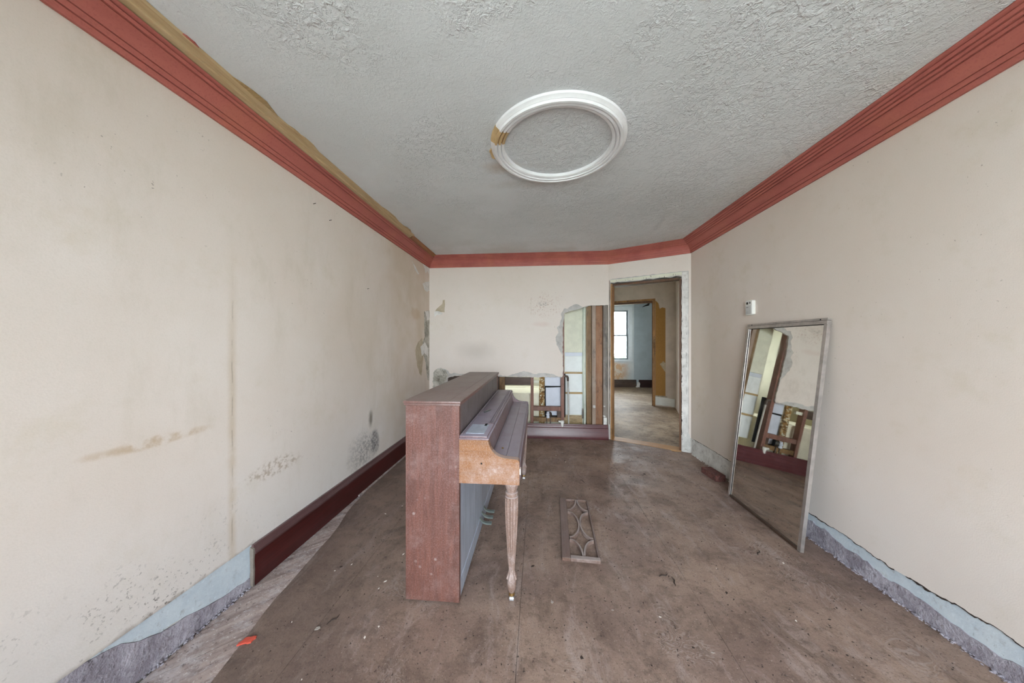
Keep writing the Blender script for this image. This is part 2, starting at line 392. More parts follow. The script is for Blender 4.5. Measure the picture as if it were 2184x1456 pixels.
simple('lcd_black', L(26, 30, 24), 0.25)
simple('print_grey', L(150, 150, 150), 0.6)
simple('sash_paint', L(226, 232, 234), 0.5, 0, 0.03)
simple('sash_dark', L(150, 160, 164), 0.5, 0, 0.08)
simple('wall_blue', L(180, 192, 198), 0.7, 0, 0.06, 2.0)
simple('wall_shell', L(214, 206, 196), 0.8, 0, 0.05, 1.5)
simple('wall_hall', L(206, 194, 186), 0.75, 0, 0.10, 2.2)
simple('wall_bath', L(232, 228, 204), 0.6, 0, 0.04, 2.0)
simple('ground_concrete', L(196, 198, 190), 0.9, 0, 0.1, 1.0)
simple('hedge_leaf', L(92, 132, 84), 0.7, 0, 0.3, 6.0, 0.8, 12.0)
simple('chip_white', L(226, 220, 212), 0.7, 0, 0.05)
simple('chip_grey', L(168, 160, 152), 0.7, 0, 0.1)
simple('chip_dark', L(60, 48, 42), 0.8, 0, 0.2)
simple('scrap_red', L(206, 84, 66), 0.6, 0, 0.1)
simple('grit', L(70, 58, 52), 0.9, 0, 0.3)
b = NB('brick_red')
c = b.mix(b.smooth(b.noise(40, 6, 0.7), 0.35, 0.65), L(74, 42, 40), L(112, 68, 60))
c = b.mix(b.mul(b.smooth(b.noise(95, 5, 0.7), 0.54, 0.64), 0.35), c, L(150, 130, 122))
b.bump(b.noise(60, 5), 0.6, 0.006); M['brick_red'] = b.done(c, 0.85)
b = NB('rear_wall')
c = b.mix(b.smooth(b.noise(2.5, 4), 0.35, 0.65), L(206, 214, 216), L(222, 226, 226))
st = b.mul(b.smooth(b.add(b.z, b.mul(b.noise(6, 4), 0.15)), 0.85, 0.70), b.smooth(b.x, 2.78, 2.40))
c = b.mix(b.mul(st, 0.8), c, b.mix(b.smooth(b.noise(9, 6, 0.7), 0.42, 0.58), L(216, 200, 176), L(206, 150, 84)))
M['rear_wall'] = b.done(c, 0.75)
# mirror: silvered glass with a thin dust film
b = NB('mirror_silver')
M['mirror_silver'] = b.done(b.mix(b.smooth(b.noise(5, 6, 0.7), 0.45, 0.8), L(226, 224, 218), L(202, 198, 190)), b.smooth(b.noise(7, 5), 0.4, 0.8, 0.015, 0.05), 1.0)
# window glass: clear pane, light passes straight through
b = NB('window_glass')
tr = b.n.new('ShaderNodeBsdfTransparent'); tr.inputs[0].default_value = (0.93, 0.97, 0.97, 1)
gl = b.n.new('ShaderNodeBsdfGlossy'); gl.inputs['Roughness'].default_value = 0.02
fr = b.n.new('ShaderNodeFresnel'); fr.inputs[0].default_value = 1.45
ms = b.n.new('ShaderNodeMixShader')
b.l.new(fr.outputs[0], ms.inputs[0]); b.l.new(tr.outputs[0], ms.inputs[1]); b.l.new(gl.outputs[0], ms.inputs[2])
b.l.new(ms.outputs[0], b.n['Material Output'].inputs[0]); M['window_glass'] = b.m

# ------------------------------------------------------------------ mesh helpers
R = random.Random(7)

def bx(bm, x0, x1, y0, y1, z0, z1, bev=0.0, mat=None):
    vs = [bm.verts.new((x, y, z)) for z in (z0, z1) for y in (y0, y1) for x in (x0, x1)]
    if mat is not None:
        for v in vs: v.co = mat @ v.co
    q = [(0, 2, 3, 1), (4, 5, 7, 6), (0, 1, 5, 4), (2, 6, 7, 3), (0, 4, 6, 2), (1, 3, 7, 5)]
    fs = [bm.faces.new([vs[i] for i in f]) for f in q]
    if bev:
        es = list({e for f in fs for e in f.edges})
        bmesh.ops.bevel(bm, geom=es, offset=bev, segments=2, affect='EDGES', profile=0.5)
    return bm

def prism(bm, pts, to3, d0, d1):
    """closed polygon pts [(u,v)] extruded from depth d0 to d1; to3(u,v,d)->xyz"""
    a = [bm.verts.new(to3(u, v, d0)) for u, v in pts]
    c = [bm.verts.new(to3(u, v, d1)) for u, v in pts]
    bm.faces.new(a); bm.faces.new(c[::-1])
    n = len(pts)
    for i in range(n):
        j = (i+1) % n
        bm.faces.new((a[j], a[i], c[i], c[j]))
    bmesh.ops.recalc_face_normals(bm, faces=bm.faces[:])
    return bm

def tube(bm, pts, r, seg=10, cap=True):
    rings = []
    n = len(pts); pts = [Vector(p) for p in pts]
    rad = r if isinstance(r, (list, tuple)) else [r]*n
    up = None
    for i, p in enumerate(pts):
        t = (pts[min(i+1, n-1)] - pts[max(i-1, 0)]).normalized()
        if up is None:
            up = Vector((0, 0, 1)) if abs(t.z) < 0.9 else Vector((1, 0, 0))
        s = t.cross(up).normalized(); up = s.cross(t).normalized()
        rings.append([bm.verts.new(p + rad[i]*(math.cos(k*2*math.pi/seg)*s + math.sin(k*2*math.pi/seg)*up)) for k in range(seg)])
    for i in range(n-1):
        for k in range(seg):
            bm.faces.new((rings[i][k], rings[i][(k+1) % seg], rings[i+1][(k+1) % seg], rings[i+1][k]))
    if cap:
        bm.faces.new(rings[0][::-1]); bm.faces.new(rings[-1])
    return bm

def lathe(bm, prof, cx, cy, seg=32, flute=None, closed=False, a0=0.0, a1=2*math.pi):
    """prof [(r,z)]; flute(i,angle)->radius factor"""
    full = abs(a1-a0-2*math.pi) < 1e-6
    n = seg if full else seg+1
    rings = []
    for i, (r, z) in enumerate(prof):
        ring = []
        for k in range(n):
            a = a0 + (a1-a0)*k/seg
            rr = r*(flute(i, a) if flute else 1)
            ring.append(bm.verts.new((cx+rr*math.cos(a), cy+rr*math.sin(a), z)))
        rings.append(ring)
    m = len(prof)
    for i in range(m if closed else m-1):
        A, B = rings[i], rings[(i+1) % m]
        for k in range(seg if full else seg):
            j = (k+1) % n if full else k+1
            bm.faces.new((A[k], A[j], B[j], B[k]))
    if not closed:
        if full:
            if prof[0][0] > 1e-5: bm.faces.new(rings[0][::-1])
            if prof[-1][0] > 1e-5: bm.faces.new(rings[-1])
    elif not full:
        bm.faces.new([r[0] for r in rings]); bm.faces.new([r[-1] for r in rings][::-1])
    bmesh.ops.recalc_face_normals(bm, faces=bm.faces[:])
    return bm

def jag(pts, amp, step, flags=None, seed=1):
    """break up polygon edges; flags[i] tells whether edge i->i+1 is ragged"""
    rr = random.Random(seed); out = []
    n = len(pts)
    for i in range(n):
        a, c = Vector(pts[i]), Vector(pts[(i+1) % n])
        out.append(tuple(a))
        if flags is None or flags[i]:
            ln = (c-a).length; k = int(ln/step)
            nrm = Vector((-(c-a).y, (c-a).x))
            if nrm.length: nrm.normalize()
            for q in range(1, k+1):
                t = q/(k+1) + rr.uniform(-0.3, 0.3)/(k+1)
                out.append(tuple(a.lerp(c, t) + nrm*rr.uniform(-amp, amp)))
    return out

def link(name, bm, mat, parent=None, base=None, smooth=False):
    if base is not None:
        bmesh.ops.translate(bm, verts=bm.verts[:], vec=-Vector(base))
    me = bpy.data.meshes.new(name)
    bm.to_mesh(me); bm.free()
    if smooth:
        for p in me.polygons: p.use_smooth = True
        try: me.set_sharp_from_angle(angle=math.radians(38))
        except Exception: pass
    if mat: me.materials.append(M[mat] if isinstance(mat, str) else mat)
    o = bpy.data.objects.new(name, me); COL.objects.link(o)
    if parent is not None: o.parent = parent
    elif base is not None: o.location = base
    return o

def tag(o, label, cat, group=None, kind=None):
    o['label'] = label; o['category'] = cat
    if group: o['group'] = group
    if kind: o['kind'] = kind
    return o

def struct(name, bm, mat, label=None, cat=None, smooth=False):
    o = link(name, bm, mat, smooth=smooth)
    o['kind'] = 'structure'
    if label: o['label'] = label; o['category'] = cat
    return o

class Thing:
    def __init__(s, name, base, label, cat, group=None):
        s.o = bpy.data.objects.new(name, None); COL.objects.link(s.o)
        s.o.empty_display_size = 0.1
        s.o.location = base; s.base = Vector(base)
        tag(s.o, label, cat, group)
    def part(s, name, bm, mat, parent=None, smooth=False, label=None):
        o = link(name, bm, mat, parent or s.o, s.base, smooth)
        if label: o['label'] = label
        return o
NEW = bmesh.new

def box(name, dims, mat, parent=None, bev=0.0, **k):
    return link(name, bx(NEW(), *dims, bev=bev), mat, parent, **k)

def opening_y(y0, y1, x0, x1, z0, z1, o):
    """wall slab in the XZ plane with one rectangular opening o=(x0,x1,z0,z1)"""
    bm = NEW()
    bx(bm, x0, o[0], y0, y1, z0, z1); bx(bm, o[1], x1, y0, y1, z0, z1)
    bx(bm, o[0], o[1], y0, y1, z0, o[2]); bx(bm, o[0], o[1], y0, y1, o[3], z1)
    return bm

XZ = lambda u, v, d: (u, d, v)            # polygon in XZ at depth y
YZ = lambda u, v, d: (d, u, v)            # polygon in YZ at depth x
LA0 = (PB-PA).length
AD = (PB-PA).normalized(); AN = Vector((AD.y, -AD.x))   # along angled wall / towards room
if AN.y > 0: AN = -AN
def ANG(u, v, d):                          # d>0 towards the hall
    p = PA + AD*u - AN*d
    return (p.x, p.y, v)

# ================================================================== SETTING
# ---- floor: slab, hardboard sheets, bare diagonal planks
fl = struct('floor', bx(NEW(), XL-0.1, XR+0.1, YF, 4.36, -0.10, -0.012), 'grit', 'worn dusty living room floor of brown hardboard sheets over planks', 'floor')
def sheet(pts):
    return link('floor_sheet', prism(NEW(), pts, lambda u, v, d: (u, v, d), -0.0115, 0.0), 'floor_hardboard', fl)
G = 0.0008
cols = [(-1.005, -0.085, [-1.0, 0.62, 3.05]), (-0.085, 0.808, [-0.3, 3.62]), (0.808, 1.605, [0.2, 1.44, 2.86]), (1.605, 1.802, [0.9, 3.3])]
for x0, x1, cuts in cols:
    ys = [YF] + cuts + [4.17 if x0 < 0.7 else (4.10 if x0 < 1.0 else 3.78)]
    if x0 == 0.808: ys[-1] = 3.84
    for a, c_ in zip(ys[:-1], ys[1:]):
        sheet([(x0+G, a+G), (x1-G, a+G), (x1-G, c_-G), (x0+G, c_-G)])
# wedge between the sheets and the angled wall
sheet([(0.808+G, 3.84+G), (1.60, 3.84+G), (0.97, 4.18), (0.808+G, 4.18)])
edge = [(-1.225, 0.2), (-1.238, 1.03), (-1.312, 1.36), (-1.345, 1.62), (-1.380, 1.92), (-1.425, 2.12), (-1.47, 2.32), (-1.50, 2.60)]
sheet(jag([(-1.005-G, 0.2), (-1.005-G, 3.05)] + [(-1.50, 3.05)] + edge[::-1], 0.006, 0.12, [0, 0, 0] + [1]*7 + [0], 3))
sheet([(-1.50, 3.05+G), (-1.005-G, 3.05+G), (-1.005-G, 4.17), (-1.50, 4.17)])
sheet([(-1.225, YF), (-1.005-G, YF), (-1.005-G, 0.2-G), (-1.225, 0.2-G)])
cc = 0.30
while cc < 4.3:
    x0, x1 = XL, -1.12
    w_ = 0.221
    link('floor_plank', prism(NEW(), [(x0, x0+cc), (x1, x1+cc), (x1, x1+cc+w_), (x0, x0+cc+w_)], lambda u, v, d: (u, v, d), -0.0119, -0.0045 + R.uniform(-.0015, .001)), 'plank_wood', fl)
    cc += 0.226

q1, q2 = ANG(-0.1, 0, 0.03), ANG(LA0+0.15, 0, 0.03)
struct('floor_hall', prism(NEW(), [(-1.6, 4.30), (0.86, 4.30), q1[:2], q2[:2], (4.3, 3.6), (4.3, 9.3), (-1.6, 9.3)], lambda u, v, d: (u, v, d), -0.10, -0.003), 'hall_floor', 'bare scuffed floor of the hall and rooms behind the doorway', 'floor')
bm = prism(NEW(), [(0.03, 0.0), (0.86, 0.0), (0.86, 0.016), (0.03, 0.016)], lambda u, v, d: (ANG(u, 0, d)[0], ANG(u, 0, d)[1], v-0.013), -0.012, 0.15)
th_ = struct('trim_threshold', bm, 'threshold', 'worn bare wood threshold strip in the stripped doorway', 'threshold')

# ---- ceiling
struct('ceiling', bx(NEW(), -1.7, 4.3, YF-0.15, 9.3, ZC, ZC+0.1), 'ceiling_stipple', 'grey white stippled plaster ceiling', 'ceiling')

# ---- left wall
wl = struct('wall_left', bx(NEW(), XL-0.14, XL-0.008, YF, 4.36, -0.1, ZC), 'plaster_grey', 'stained cream painted wall beside the piano', 'wall')
box('paint_skin', (XL-0.008, XL, YF, YB+0.02, 0.218, ZC), 'paint_left', wl)
box('paint_skin', (XL-0.008, XL-0.001, 1.51, YB+0.02, 0.0, 0.2175), 'plaster_grey', wl)
# scar left by the missing baseboard
up = [(YF, 0.2175)] + [(1.508, 0.2175)]
lowl = [(1.508, 0.045), (1.40, 0.055), (1.30, 0.075), (1.21, 0.105), (1.12, 0.118), (1.05, 0.15), (1.0, 0.19), (0.97, 0.20), (0.9, 0.212)]
strip = [(0.9, 0.2175), (1.508, 0.2175)] + lowl
link('paint_band', prism(NEW(), jag(strip, 0.006, 0.05, [0, 0] + [1]*8 + [0], 5), YZ, XL-0.008, XL-0.005), 'scar_blue', wl)
rub = jag([(YF, 0.0), (1.508, 0.0), (1.508, 0.046)] + lowl[1:-1] + [(0.9, 0.2174), (YF, 0.2174)], 0.006, 0.05, [0, 0] + [1]*7 + [0, 0, 0], 6)
link('plaster_band', prism(NEW(), rub, YZ, XL-0.0079, XL-0.002), 'scar_purple', wl)
def rubble(name, pts, sz, mat, parent, seed):
    rr = random.Random(seed); bm = NEW()
    for (x, y, z) in pts:
        s = sz*rr.uniform(0.4, 1.3)
        r_ = bmesh.ops.create_icosphere(bm, subdivisions=1, radius=s)
        for v in r_['verts']:
            v.co = Vector((v.co.x*rr.uniform(.6, 1.2)+x, v.co.y*rr.uniform(.8, 1.8)+y, v.co.z*rr.uniform(.5, .9)+z))
    return link(name, bm, mat, parent)
rr = random.Random(11)
o = rubble('plaster_rubble', [(XL-0.003+rr.uniform(0, .014), rr.uniform(0.1, 1.5), rr.uniform(-0.004, .006)) for _ in range(420)], 0.0045, 'scar_purple', wl, 12); o['kind'] = 'stuff'

# peeled patches in the rear corner of the left wall
def patch_x(name, pts, mat, x, t, parent, seed, amp=0.006):
    return link(name, prism(NEW(), jag(pts, amp, 0.03, None, seed), YZ, x, x+t), mat, parent)
patch_x('peeled_patch', [(3.60, 2.29), (3.66, 2.265), (3.72, 2.24), (3.82, 2.19), (3.80, 2.17), (3.70, 2.20)], 'plaster_white', XL, 0.0015, wl, 1)
patch_x('peeled_patch', [(3.93, 2.375), (4.05, 2.365), (4.19, 2.36), (4.19, 2.25), (4.13, 2.30), (4.06, 2.24), (4.0, 2.30)], 'plaster_white', XL, 0.0015, wl, 2)
patch_x('peeled_patch', [(3.94, 2.08), (4.06, 2.13), (4.19, 2.16), (4.195, 2.03), (4.10, 2.00), (4.0, 2.02)], 'plaster_white', XL, 0.0015, wl, 3)
patch_x('peeled_patch', [(4.0, 1.72), (4.195, 1.75), (4.195, 0.76), (4.13, 0.78), (4.09, 0.88), (4.06, 1.0), (3.98, 1.12), (3.94, 1.30), (4.02, 1.38), (4.0, 1.55)], 'plaster_crumble', XL, 0.0012, wl, 4)
patch_x('peeled_patch', [(3.70, 1.20), (3.78, 1.30), (3.92, 1.36), (3.98, 1.22), (3.95, 1.04), (3.90, 0.86), (3.83, 0.90), (3.75, 1.02)], 'plaster_tan', XL, 0.0012, wl, 5)
patch_x('peeled_patch', [(3.86, 1.24), (4.02, 1.30), (4.15, 1.22), (4.13, 1.10), (4.0, 1.16), (3.92, 1.12)], 'plaster_white', XL+0.0012, 0.0012, wl, 6)
patch_x('peeled_patch', [(4.03, 1.73), (4.18, 1.74), (4.18, 1.62), (4.10, 1.60)], 'plaster_white', XL+0.0012, 0.0012, wl, 7)
# picture nails
for y_, z_ in ((1.96, 2.245), (2.12, 2.195), (2.62, 1.78)):
    bm = tube(NEW(), [(XL-0.002, y_, z_), (XL+0.018, y_, z_+0.004)], 0.0022, 6); link('nail', bm, 'pipe_elbow', wl)

# ---- front wall behind the camera, with window
wf = struct('wall_front', opening_y(YF-0.14, YF, -1.7, XR+0.14, -0.1, ZC, FW), 'wall_shell', 'cream wall with the big front window', 'wall')

def window(name, o, y, yo, label, rail=0.5, cols=1, smat='sash_paint'):
    """y = inner face, yo = glass depth; double hung sash"""
    x0, x1, z0, z1 = o
    sgn = 1 if yo > y else -1
    root = bpy.data.objects.new(name, None); COL.objects.link(root); root['kind'] = 'structure'
    root['label'] = label; root['category'] = 'window'
    root.location = ((x0+x1)/2, y, z0); base = root.location.copy()
    P = lambda n, bm, m, par=None: link(n, bm, m, par or root, base)
    ya, yb = sorted((y-0.018*sgn, y-0.0005*sgn))
    w = 0.11
    bm = NEW(); bx(bm, x0-w, x0, ya, yb, z0-0.02, z1+w); bx(bm, x1, x1+w, ya, yb, z0-0.02, z1+w); bx(bm, x0, x1, ya, yb, z1, z1+w)
    P('casing', bm, 'sash_paint')
    ya, yb = sorted((y-0.05*sgn, y+0.06*sgn))
    P('sill', bx(NEW(), x0-w, x1+w, ya, yb if sgn < 0 else y-0.0005, z0-0.05, z0-0.0005) if sgn > 0 else bx(NEW(), x0-w, x1+w, y+0.0005, yb, z0-0.05, z0-0.0005), 'sash_paint')
    zm = z0 + (z1-z0)*rail
    n = cols
    for c in range(n):
        a = x0+(x1-x0)*c/n; d = x0+(x1-x0)*(c+1)/n
        for (q0, q1, dy) in ((z0, zm+0.02, 0.0), (zm-0.02, z1, 0.03*sgn)):
            y0_, y1_ = sorted((yo+dy-0.014, yo+dy+0.014))
            bm = NEW(); s = 0.04
            bx(bm, a+.001, a+s, y0_, y1_, q0+.001, q1-.001); bx(bm, d-s, d-.001, y0_, y1_, q0+.001, q1-.001)
            bx(bm, a+s, d-s, y0_, y1_, q0+.001, q0+s); bx(bm, a+s, d-s, y0_, y1_, q1-s, q1-.001)
            sa = P('sash', bm, smat)
            link('pane', bx(NEW(), a+s, d-s, yo+dy-0.003, yo+dy+0.003, q0+s, q1-s), 'window_glass', sa, base)
    return root, base
window('window_1', FW, YF, YF-0.08, 'wide white sash window behind the camera', 0.5, 2)

# ---- right wall with its baseboard scar
wr = struct('wall_right', bx(NEW(), XR+0.008, XR+0.14, YF, 3.86, -0.1, ZC), 'plaster_grey', 'cream painted wall behind the leaning mirror', 'wall')
topz = [(YF, 0.168), (0.6, 0.168), (1.29, 0.17), (1.39, 0.175), (1.53, 0.16), (1.72, 0.15), (1.95, 0.166), (2.2, 0.168), (2.6, 0.178), (3.0, 0.186), (3.4, 0.186), (3.70, 0.176), (3.80, 0.176)]
tz = [topz[0]]
rr = random.Random(5)
for a, c_ in zip(topz[:-1], topz[1:]):
    k = max(1, int((c_[0]-a[0])/0.03))
    for q in range(1, k+1):
        t = q/k; tz.append((a[0]+(c_[0]-a[0])*t, a[1]+(c_[1]-a[1])*t+rr.uniform(-.004, .004)))
link('paint_skin', prism(NEW(), tz + [(3.80, ZC), (YF, ZC)], YZ, XR, XR+0.008), 'paint_right', wr)
mid = [(YF, 0.085), (1.0, 0.09), (1.29, 0.09), (1.36, 0.072), (1.46, 0.078), (1.62, 0.085), (1.75, 0.075), (1.83, 0.10), (1.95, 0.09), (2.05, 0.12), (2.25, 0.12), (2.40, 0.08)]
mid2 = jag(mid, 0.008, 0.03, [1]*(len(mid)-1)+[0], 9)
link('paint_band', prism(NEW(), mid2 + [(2.40, 0.19), (YF, 0.19)], YZ, XR+0.0045, XR+0.0079), 'scar_blue', wr)
link('plaster_band', prism(NEW(), [(YF, 0.0), (2.40, 0.0)] + mid2[::-1], YZ, XR+0.001, XR+0.0078), 'scar_purple', wr)
link('plaster_band', prism(NEW(), jag([(2.402, 0.0), (3.80, 0.0), (3.80, 0.195), (2.402, 0.195)], 0.0, 1, None, 3), YZ, XR+0.003, XR+0.0078), 'scar_white', wr)
rr = random.Random(21)
o = rubble('plaster_rubble', [(XR-rr.uniform(0.0, .016), rr.uniform(0.6, 2.3), rr.uniform(-.004, .006)) for _ in range(480)], 0.005, 'scar_purple', wr, 22); o['kind'] = 'stuff'
o = rubble('plaster_rubble', [(XR-rr.uniform(0.0, .02), rr.uniform(2.75, 3.7), rr.uniform(-.004, .008)) for _ in range(160)], 0.007, 'scar_white', wr, 23); o['kind'] = 'stuff'
# dark ragged strip along the torn paint edge
rr = random.Random(8)
def edge_strip(y0, y1, seed, thick):
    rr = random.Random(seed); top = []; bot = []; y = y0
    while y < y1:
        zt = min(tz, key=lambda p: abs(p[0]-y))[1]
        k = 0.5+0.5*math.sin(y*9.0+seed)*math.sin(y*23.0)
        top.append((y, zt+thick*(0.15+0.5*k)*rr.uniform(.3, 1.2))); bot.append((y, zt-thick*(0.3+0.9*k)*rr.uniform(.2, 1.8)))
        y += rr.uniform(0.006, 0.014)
    link('edge_line', prism(NEW(), top + bot[::-1], YZ, XR-0.0012, XR+0.0015), 'chip_dark', wr)
edge_strip(0.5, 1.66, 3, 0.0050); edge_strip(1.70, 2.2, 5, 0.0028); edge_strip(2.78, 3.70, 6, 0.003)
# ---- back wall: torn plaster, paint skin, framing
hole = [(0.95, 1.800), (0.80, 1.800), (0.69, 1.795), (0.58, 1.760), (0.48, 1.735), (0.366, 1.70), (0.347, 1.556), (0.342, 1.30), (0.345, 1.108), (0.347, 0.852), (0.335, 0.826), (-0.10, 0.823), (-0.53, 0.826), (-1.16, 0.83), (-1.26, 0.80), (-1.285, 0.5), (-1.30, 0.0)]
pts = [(XL, 0.0), (XL, ZC), (0.95, ZC)] + hole
wbk = struct('wall_back', prism(NEW(), jag(pts, 0.006, 0.035, [0, 0, 0] + [1]*(len(hole)-1) + [0], 31), XZ, YB, YB+0.024), 'plaster_grey', 'cream back wall broken open down to the studs', 'wall')
skin = [(0.95, 1.803), (0.80, 1.803), (0.69, 1.80), (0.625, 1.780), (0.575, 1.80), (0.53, 1.822), (0.47, 1.80), (0.404, 1.757), (0.36, 1.765), (0.316, 1.690), (0.33, 1.64), (0.29, 1.524), (0.262, 1.50), (0.285, 1.43), (0.246, 1.364), (0.259, 1.268), (0.303, 1.185), (0.341, 1.127), (0.345, 0.90), (0.332, 0.83), (0.285, 0.832), (0.25, 0.845), (0.201, 0.872), (0.086, 0.882), (-0.042, 0.866), (-0.11, 0.888), (-0.184, 0.908), (-0.25, 0.890), (-0.30, 0.872), (-0.43, 0.832), (-0.528, 0.848), (-0.60, 0.84), (-1.10, 0.86), (-1.16, 0.875), (-1.22, 0.86), (-1.27, 0.91), (-1.361, 0.945), (-1.42, 0.925), (-1.463, 0.88), (-1.475, 0.5), (-1.48, 0.0)]
pts = [(XL, 0.0), (XL, ZC), (0.95, ZC)] + skin
link('paint_skin', prism(NEW(), jag(pts, 0.005, 0.03, [0, 0, 0] + [1]*(len(skin)-1) + [0], 32), XZ, YB-0.003, YB), 'paint_back', wbk)
link('crumbled_plaster', prism(NEW(), jag([(-1.47, 0.60), (-1.465, 0.87), (-1.42, 0.92), (-1.36, 0.935), (-1.28, 0.90), (-1.25, 0.83), (-1.285, 0.79), (-1.30, 0.60)], 0.012, 0.025, None, 33), XZ, YB-0.010, YB-0.0005), 'plaster_crumble', wbk)
link('peeled_patch', prism(NEW(), jag([(-1.30, 1.90), (-1.33, 1.895), (-1.34, 1.84), (-1.40, 1.79), (-1.44, 1.74), (-1.37, 1.735), (-1.305, 1.725)], 0.005, 0.03, None, 34), XZ, YB-0.0045, YB-0.003), 'plaster_tan', wbk)
link('peeled_patch', prism(NEW(), jag([(-1.46, 1.73), (-1.41, 1.745), (-1.36, 1.73), (-1.33, 1.70), (-1.41, 1.69), (-1.45, 1.66)], 0.006, 0.03, None, 35), XZ, YB-0.0045, YB-0.003), 'plaster_white', wbk)
# hairline mark under the old fixture
box('scratch', (-0.0905, -0.0885, YB-0.0036, YB-0.003, 1.68, 1.92), 'plaster_tan', wbk)
def stud(x0, x1, y0, y1, z0, z1, mat, name='stud'):
    return link(name, bx(NEW(), x0, x1, y0, y1, z0, z1, bev=0.003), mat, wbk)
stud(-1.10, -1.03, 4.226, 4.315, 0, 2.49, 'stud_olive')
stud(-0.531, -0.457, 4.226, 4.315, 0, 2.49, 'stud_olive')
stud(-0.095, -0.055, 4.226, 4.315, 0, 2.49, 'stud_red')
stud(0.023, 0.098, 4.318, 4.355, 0.0, 2.49, 'stud_keyed')
stud(0.321, 0.366, 4.226, 4.315, 0, 2.49, 'stud_red')
stud(0.676, 0.738, 4.27, 4.36, 0.10, 2.49, 'stud_olive')
stud(0.742, 0.790, 4.226, 4.315, 0, 2.49, 'stud_light')
stud(0.794, 0.886, 4.265, 4.335, 0.04, 2.49, 'stud_orange')
stud(0.889, 0.949, 4.2255, 4.33, 0, 2.49, 'stud_grey')
stud(-0.456, -0.096, 4.24, 4.30, 0.707, 0.812, 'stud_dark', 'blocking')
stud(-1.029, -0.532, 4.24, 4.30, 0.707, 0.812, 'stud_dark', 'blocking')
stud(-0.054, 0.320, 4.24, 4.30, 0.353, 0.412, 'stud_red', 'blocking')
stud(-0.054, 0.320, 4.24, 4.30, 0.205, 0.262, 'stud_olive', 'blocking')
stud(0.270, 0.320, 4.245, 4.295, 0.262, 0.352, 'stud_dark', 'blocking')
stud(-0.054, 0.022, 4.25, 4.29, 0.735, 0.775, 'panel_cream', 'blocking')
stud(-1.33, -1.105, 4.232, 4.25, 0.45, 0.95, 'stud_dark', 'gap_shade_board')  # dark boards standing in for the black shade of the open gap
stud(-1.028, -0.533, 4.302, 4.312, 0.45, 0.95, 'stud_dark', 'gap_shade_board')
# grip of old plaster keys on the keyed stud
rr = random.Random(3)
o = rubble('plaster_key', [(rr.uniform(0.028, 0.095), 4.316, rr.uniform(0.2, 1.7)) for _ in range(60)], 0.012, 'panel_cream', wbk, 4); o['kind'] = 'stuff'
rubble('plaster_lump', [(0.765, 4.222, 0.44), (0.77, 4.222, 0.425)], 0.02, 'plaster_white', wbk, 5)
rubble('plaster_lump', [(0.905, 4.228, 0.435), (0.90, 4.228, 0.30)], 0.018, 'plaster_white', wbk, 6)
box('plaster_lump', (0.893, 0.936, 4.222, 4.231, 0.17, 0.28), 'plaster_white', wbk, bev=0.003)

# ---- angled wall with the stripped doorway
def ragged(v0, v1, n, amp, seed, fixed):
    rr = random.Random(seed)
    return [(fixed + rr.uniform(-amp, amp), v0+(v1-v0)*k/n) for k in range(n+1)]
LA = (PB-PA).length
oL, oR, oT = 0.028, 0.862, 2.095
bm = NEW()
pts = [(0.0, 0.0), (0.0, ZC), (LA+0.06, ZC), (LA+0.06, 0.0), (oR, 0.0)] + ragged(0.1, 2.06, 40, 0.004, 41, oR+0.002) + [(oR, oT-0.008)] + [(u, oT + random.Random(int(u*999)).uniform(-.008, .008)) for u in [0.80-0.04*k for k in range(19)]] + [(oL, oT+0.005), (oL, 0.0)]
wa = struct('wall_angled', prism(bm, pts, ANG, 0.0, 0.12), 'plaster_grey', 'angled wall with the stripped doorway beside the mirror', 'wall')
pts = [(-0.002, 0.2), (-0.002, ZC), (LA, ZC), (LA, 0.175), (0.945, 0.175)] + ragged(0.22, 2.145, 26, 0.003, 43, 0.938) + [(u, 2.150 + 0.004*math.sin(u*60)) for u in [0.90-0.05*k for k in range(18)]] + [(0.012, 2.14), (0.006, 0.2)]
link('paint_skin', prism(NEW(), pts, ANG, -0.003, -0.0002), 'paint_back', wa)
# lighter band where the door casing used to be
pts = [(0.870, 0.18)] + [(0.868+random.Random(k).uniform(-.006, .004), 0.22+k*0.07) for k in range(27)] + [(0.868, 2.10), (0.868, 2.135), (0.930, 2.135), (0.932, 0.18)]
link('casing_scar', prism(NEW(), pts, ANG, -0.0022, -0.0002), 'plaster_white', wa)
pts = [(0.03, 2.104)] + [(0.03+k*0.04, 2.104+random.Random(k+50).uniform(-.007, .006)) for k in range(1, 21)] + [(0.866, 2.10), (0.866, 2.142), (0.02, 2.136)]
link('casing_scar', prism(NEW(), pts, ANG, -0.0022, -0.0002), 'panel_cream', wa)
link('casing_scar', prism(NEW(), jag([(0.004, 0.2), (0.020, 0.2), (0.022, 2.13), (0.004, 2.13)], 0.004, 0.05, [0, 1, 0, 0], 44), ANG, -0.0022, -0.0002), 'stud_grey', wa)
link('casing_scar', prism(NEW(), jag([(0.872, 0.0), (0.955, 0.0), (0.955, 0.172), (0.935, 0.24), (0.90, 0.17), (0.872, 0.26)], 0.006, 0.03, None, 45), ANG, -0.006, -0.0024), 'scar_white', wa)
rr = random.Random(46); bm = NEW()
for k in range(46):
    if k < 24: u, v = 0.862+rr.uniform(0, .008), rr.uniform(0.1, 2.1); w_, h_ = rr.uniform(.001, .004), rr.uniform(.004, .02)
    elif k < 34: u, v = 0.914+rr.uniform(-.003, .003), rr.uniform(0.3, 1.6); w_, h_ = .001, rr.uniform(.01, .05)
    else: u, v = rr.uniform(0.05, 0.85), 2.104+rr.uniform(0, .03); w_, h_ = rr.uniform(.001, .003), rr.uniform(.003, .012)
    p0 = [(u-w_, v-h_), (u+w_, v-h_*.8), (u+w_*.6, v+h_), (u-w_, v+h_*.7)]
    prism(bm, p0, ANG, -0.0032, -0.0021)
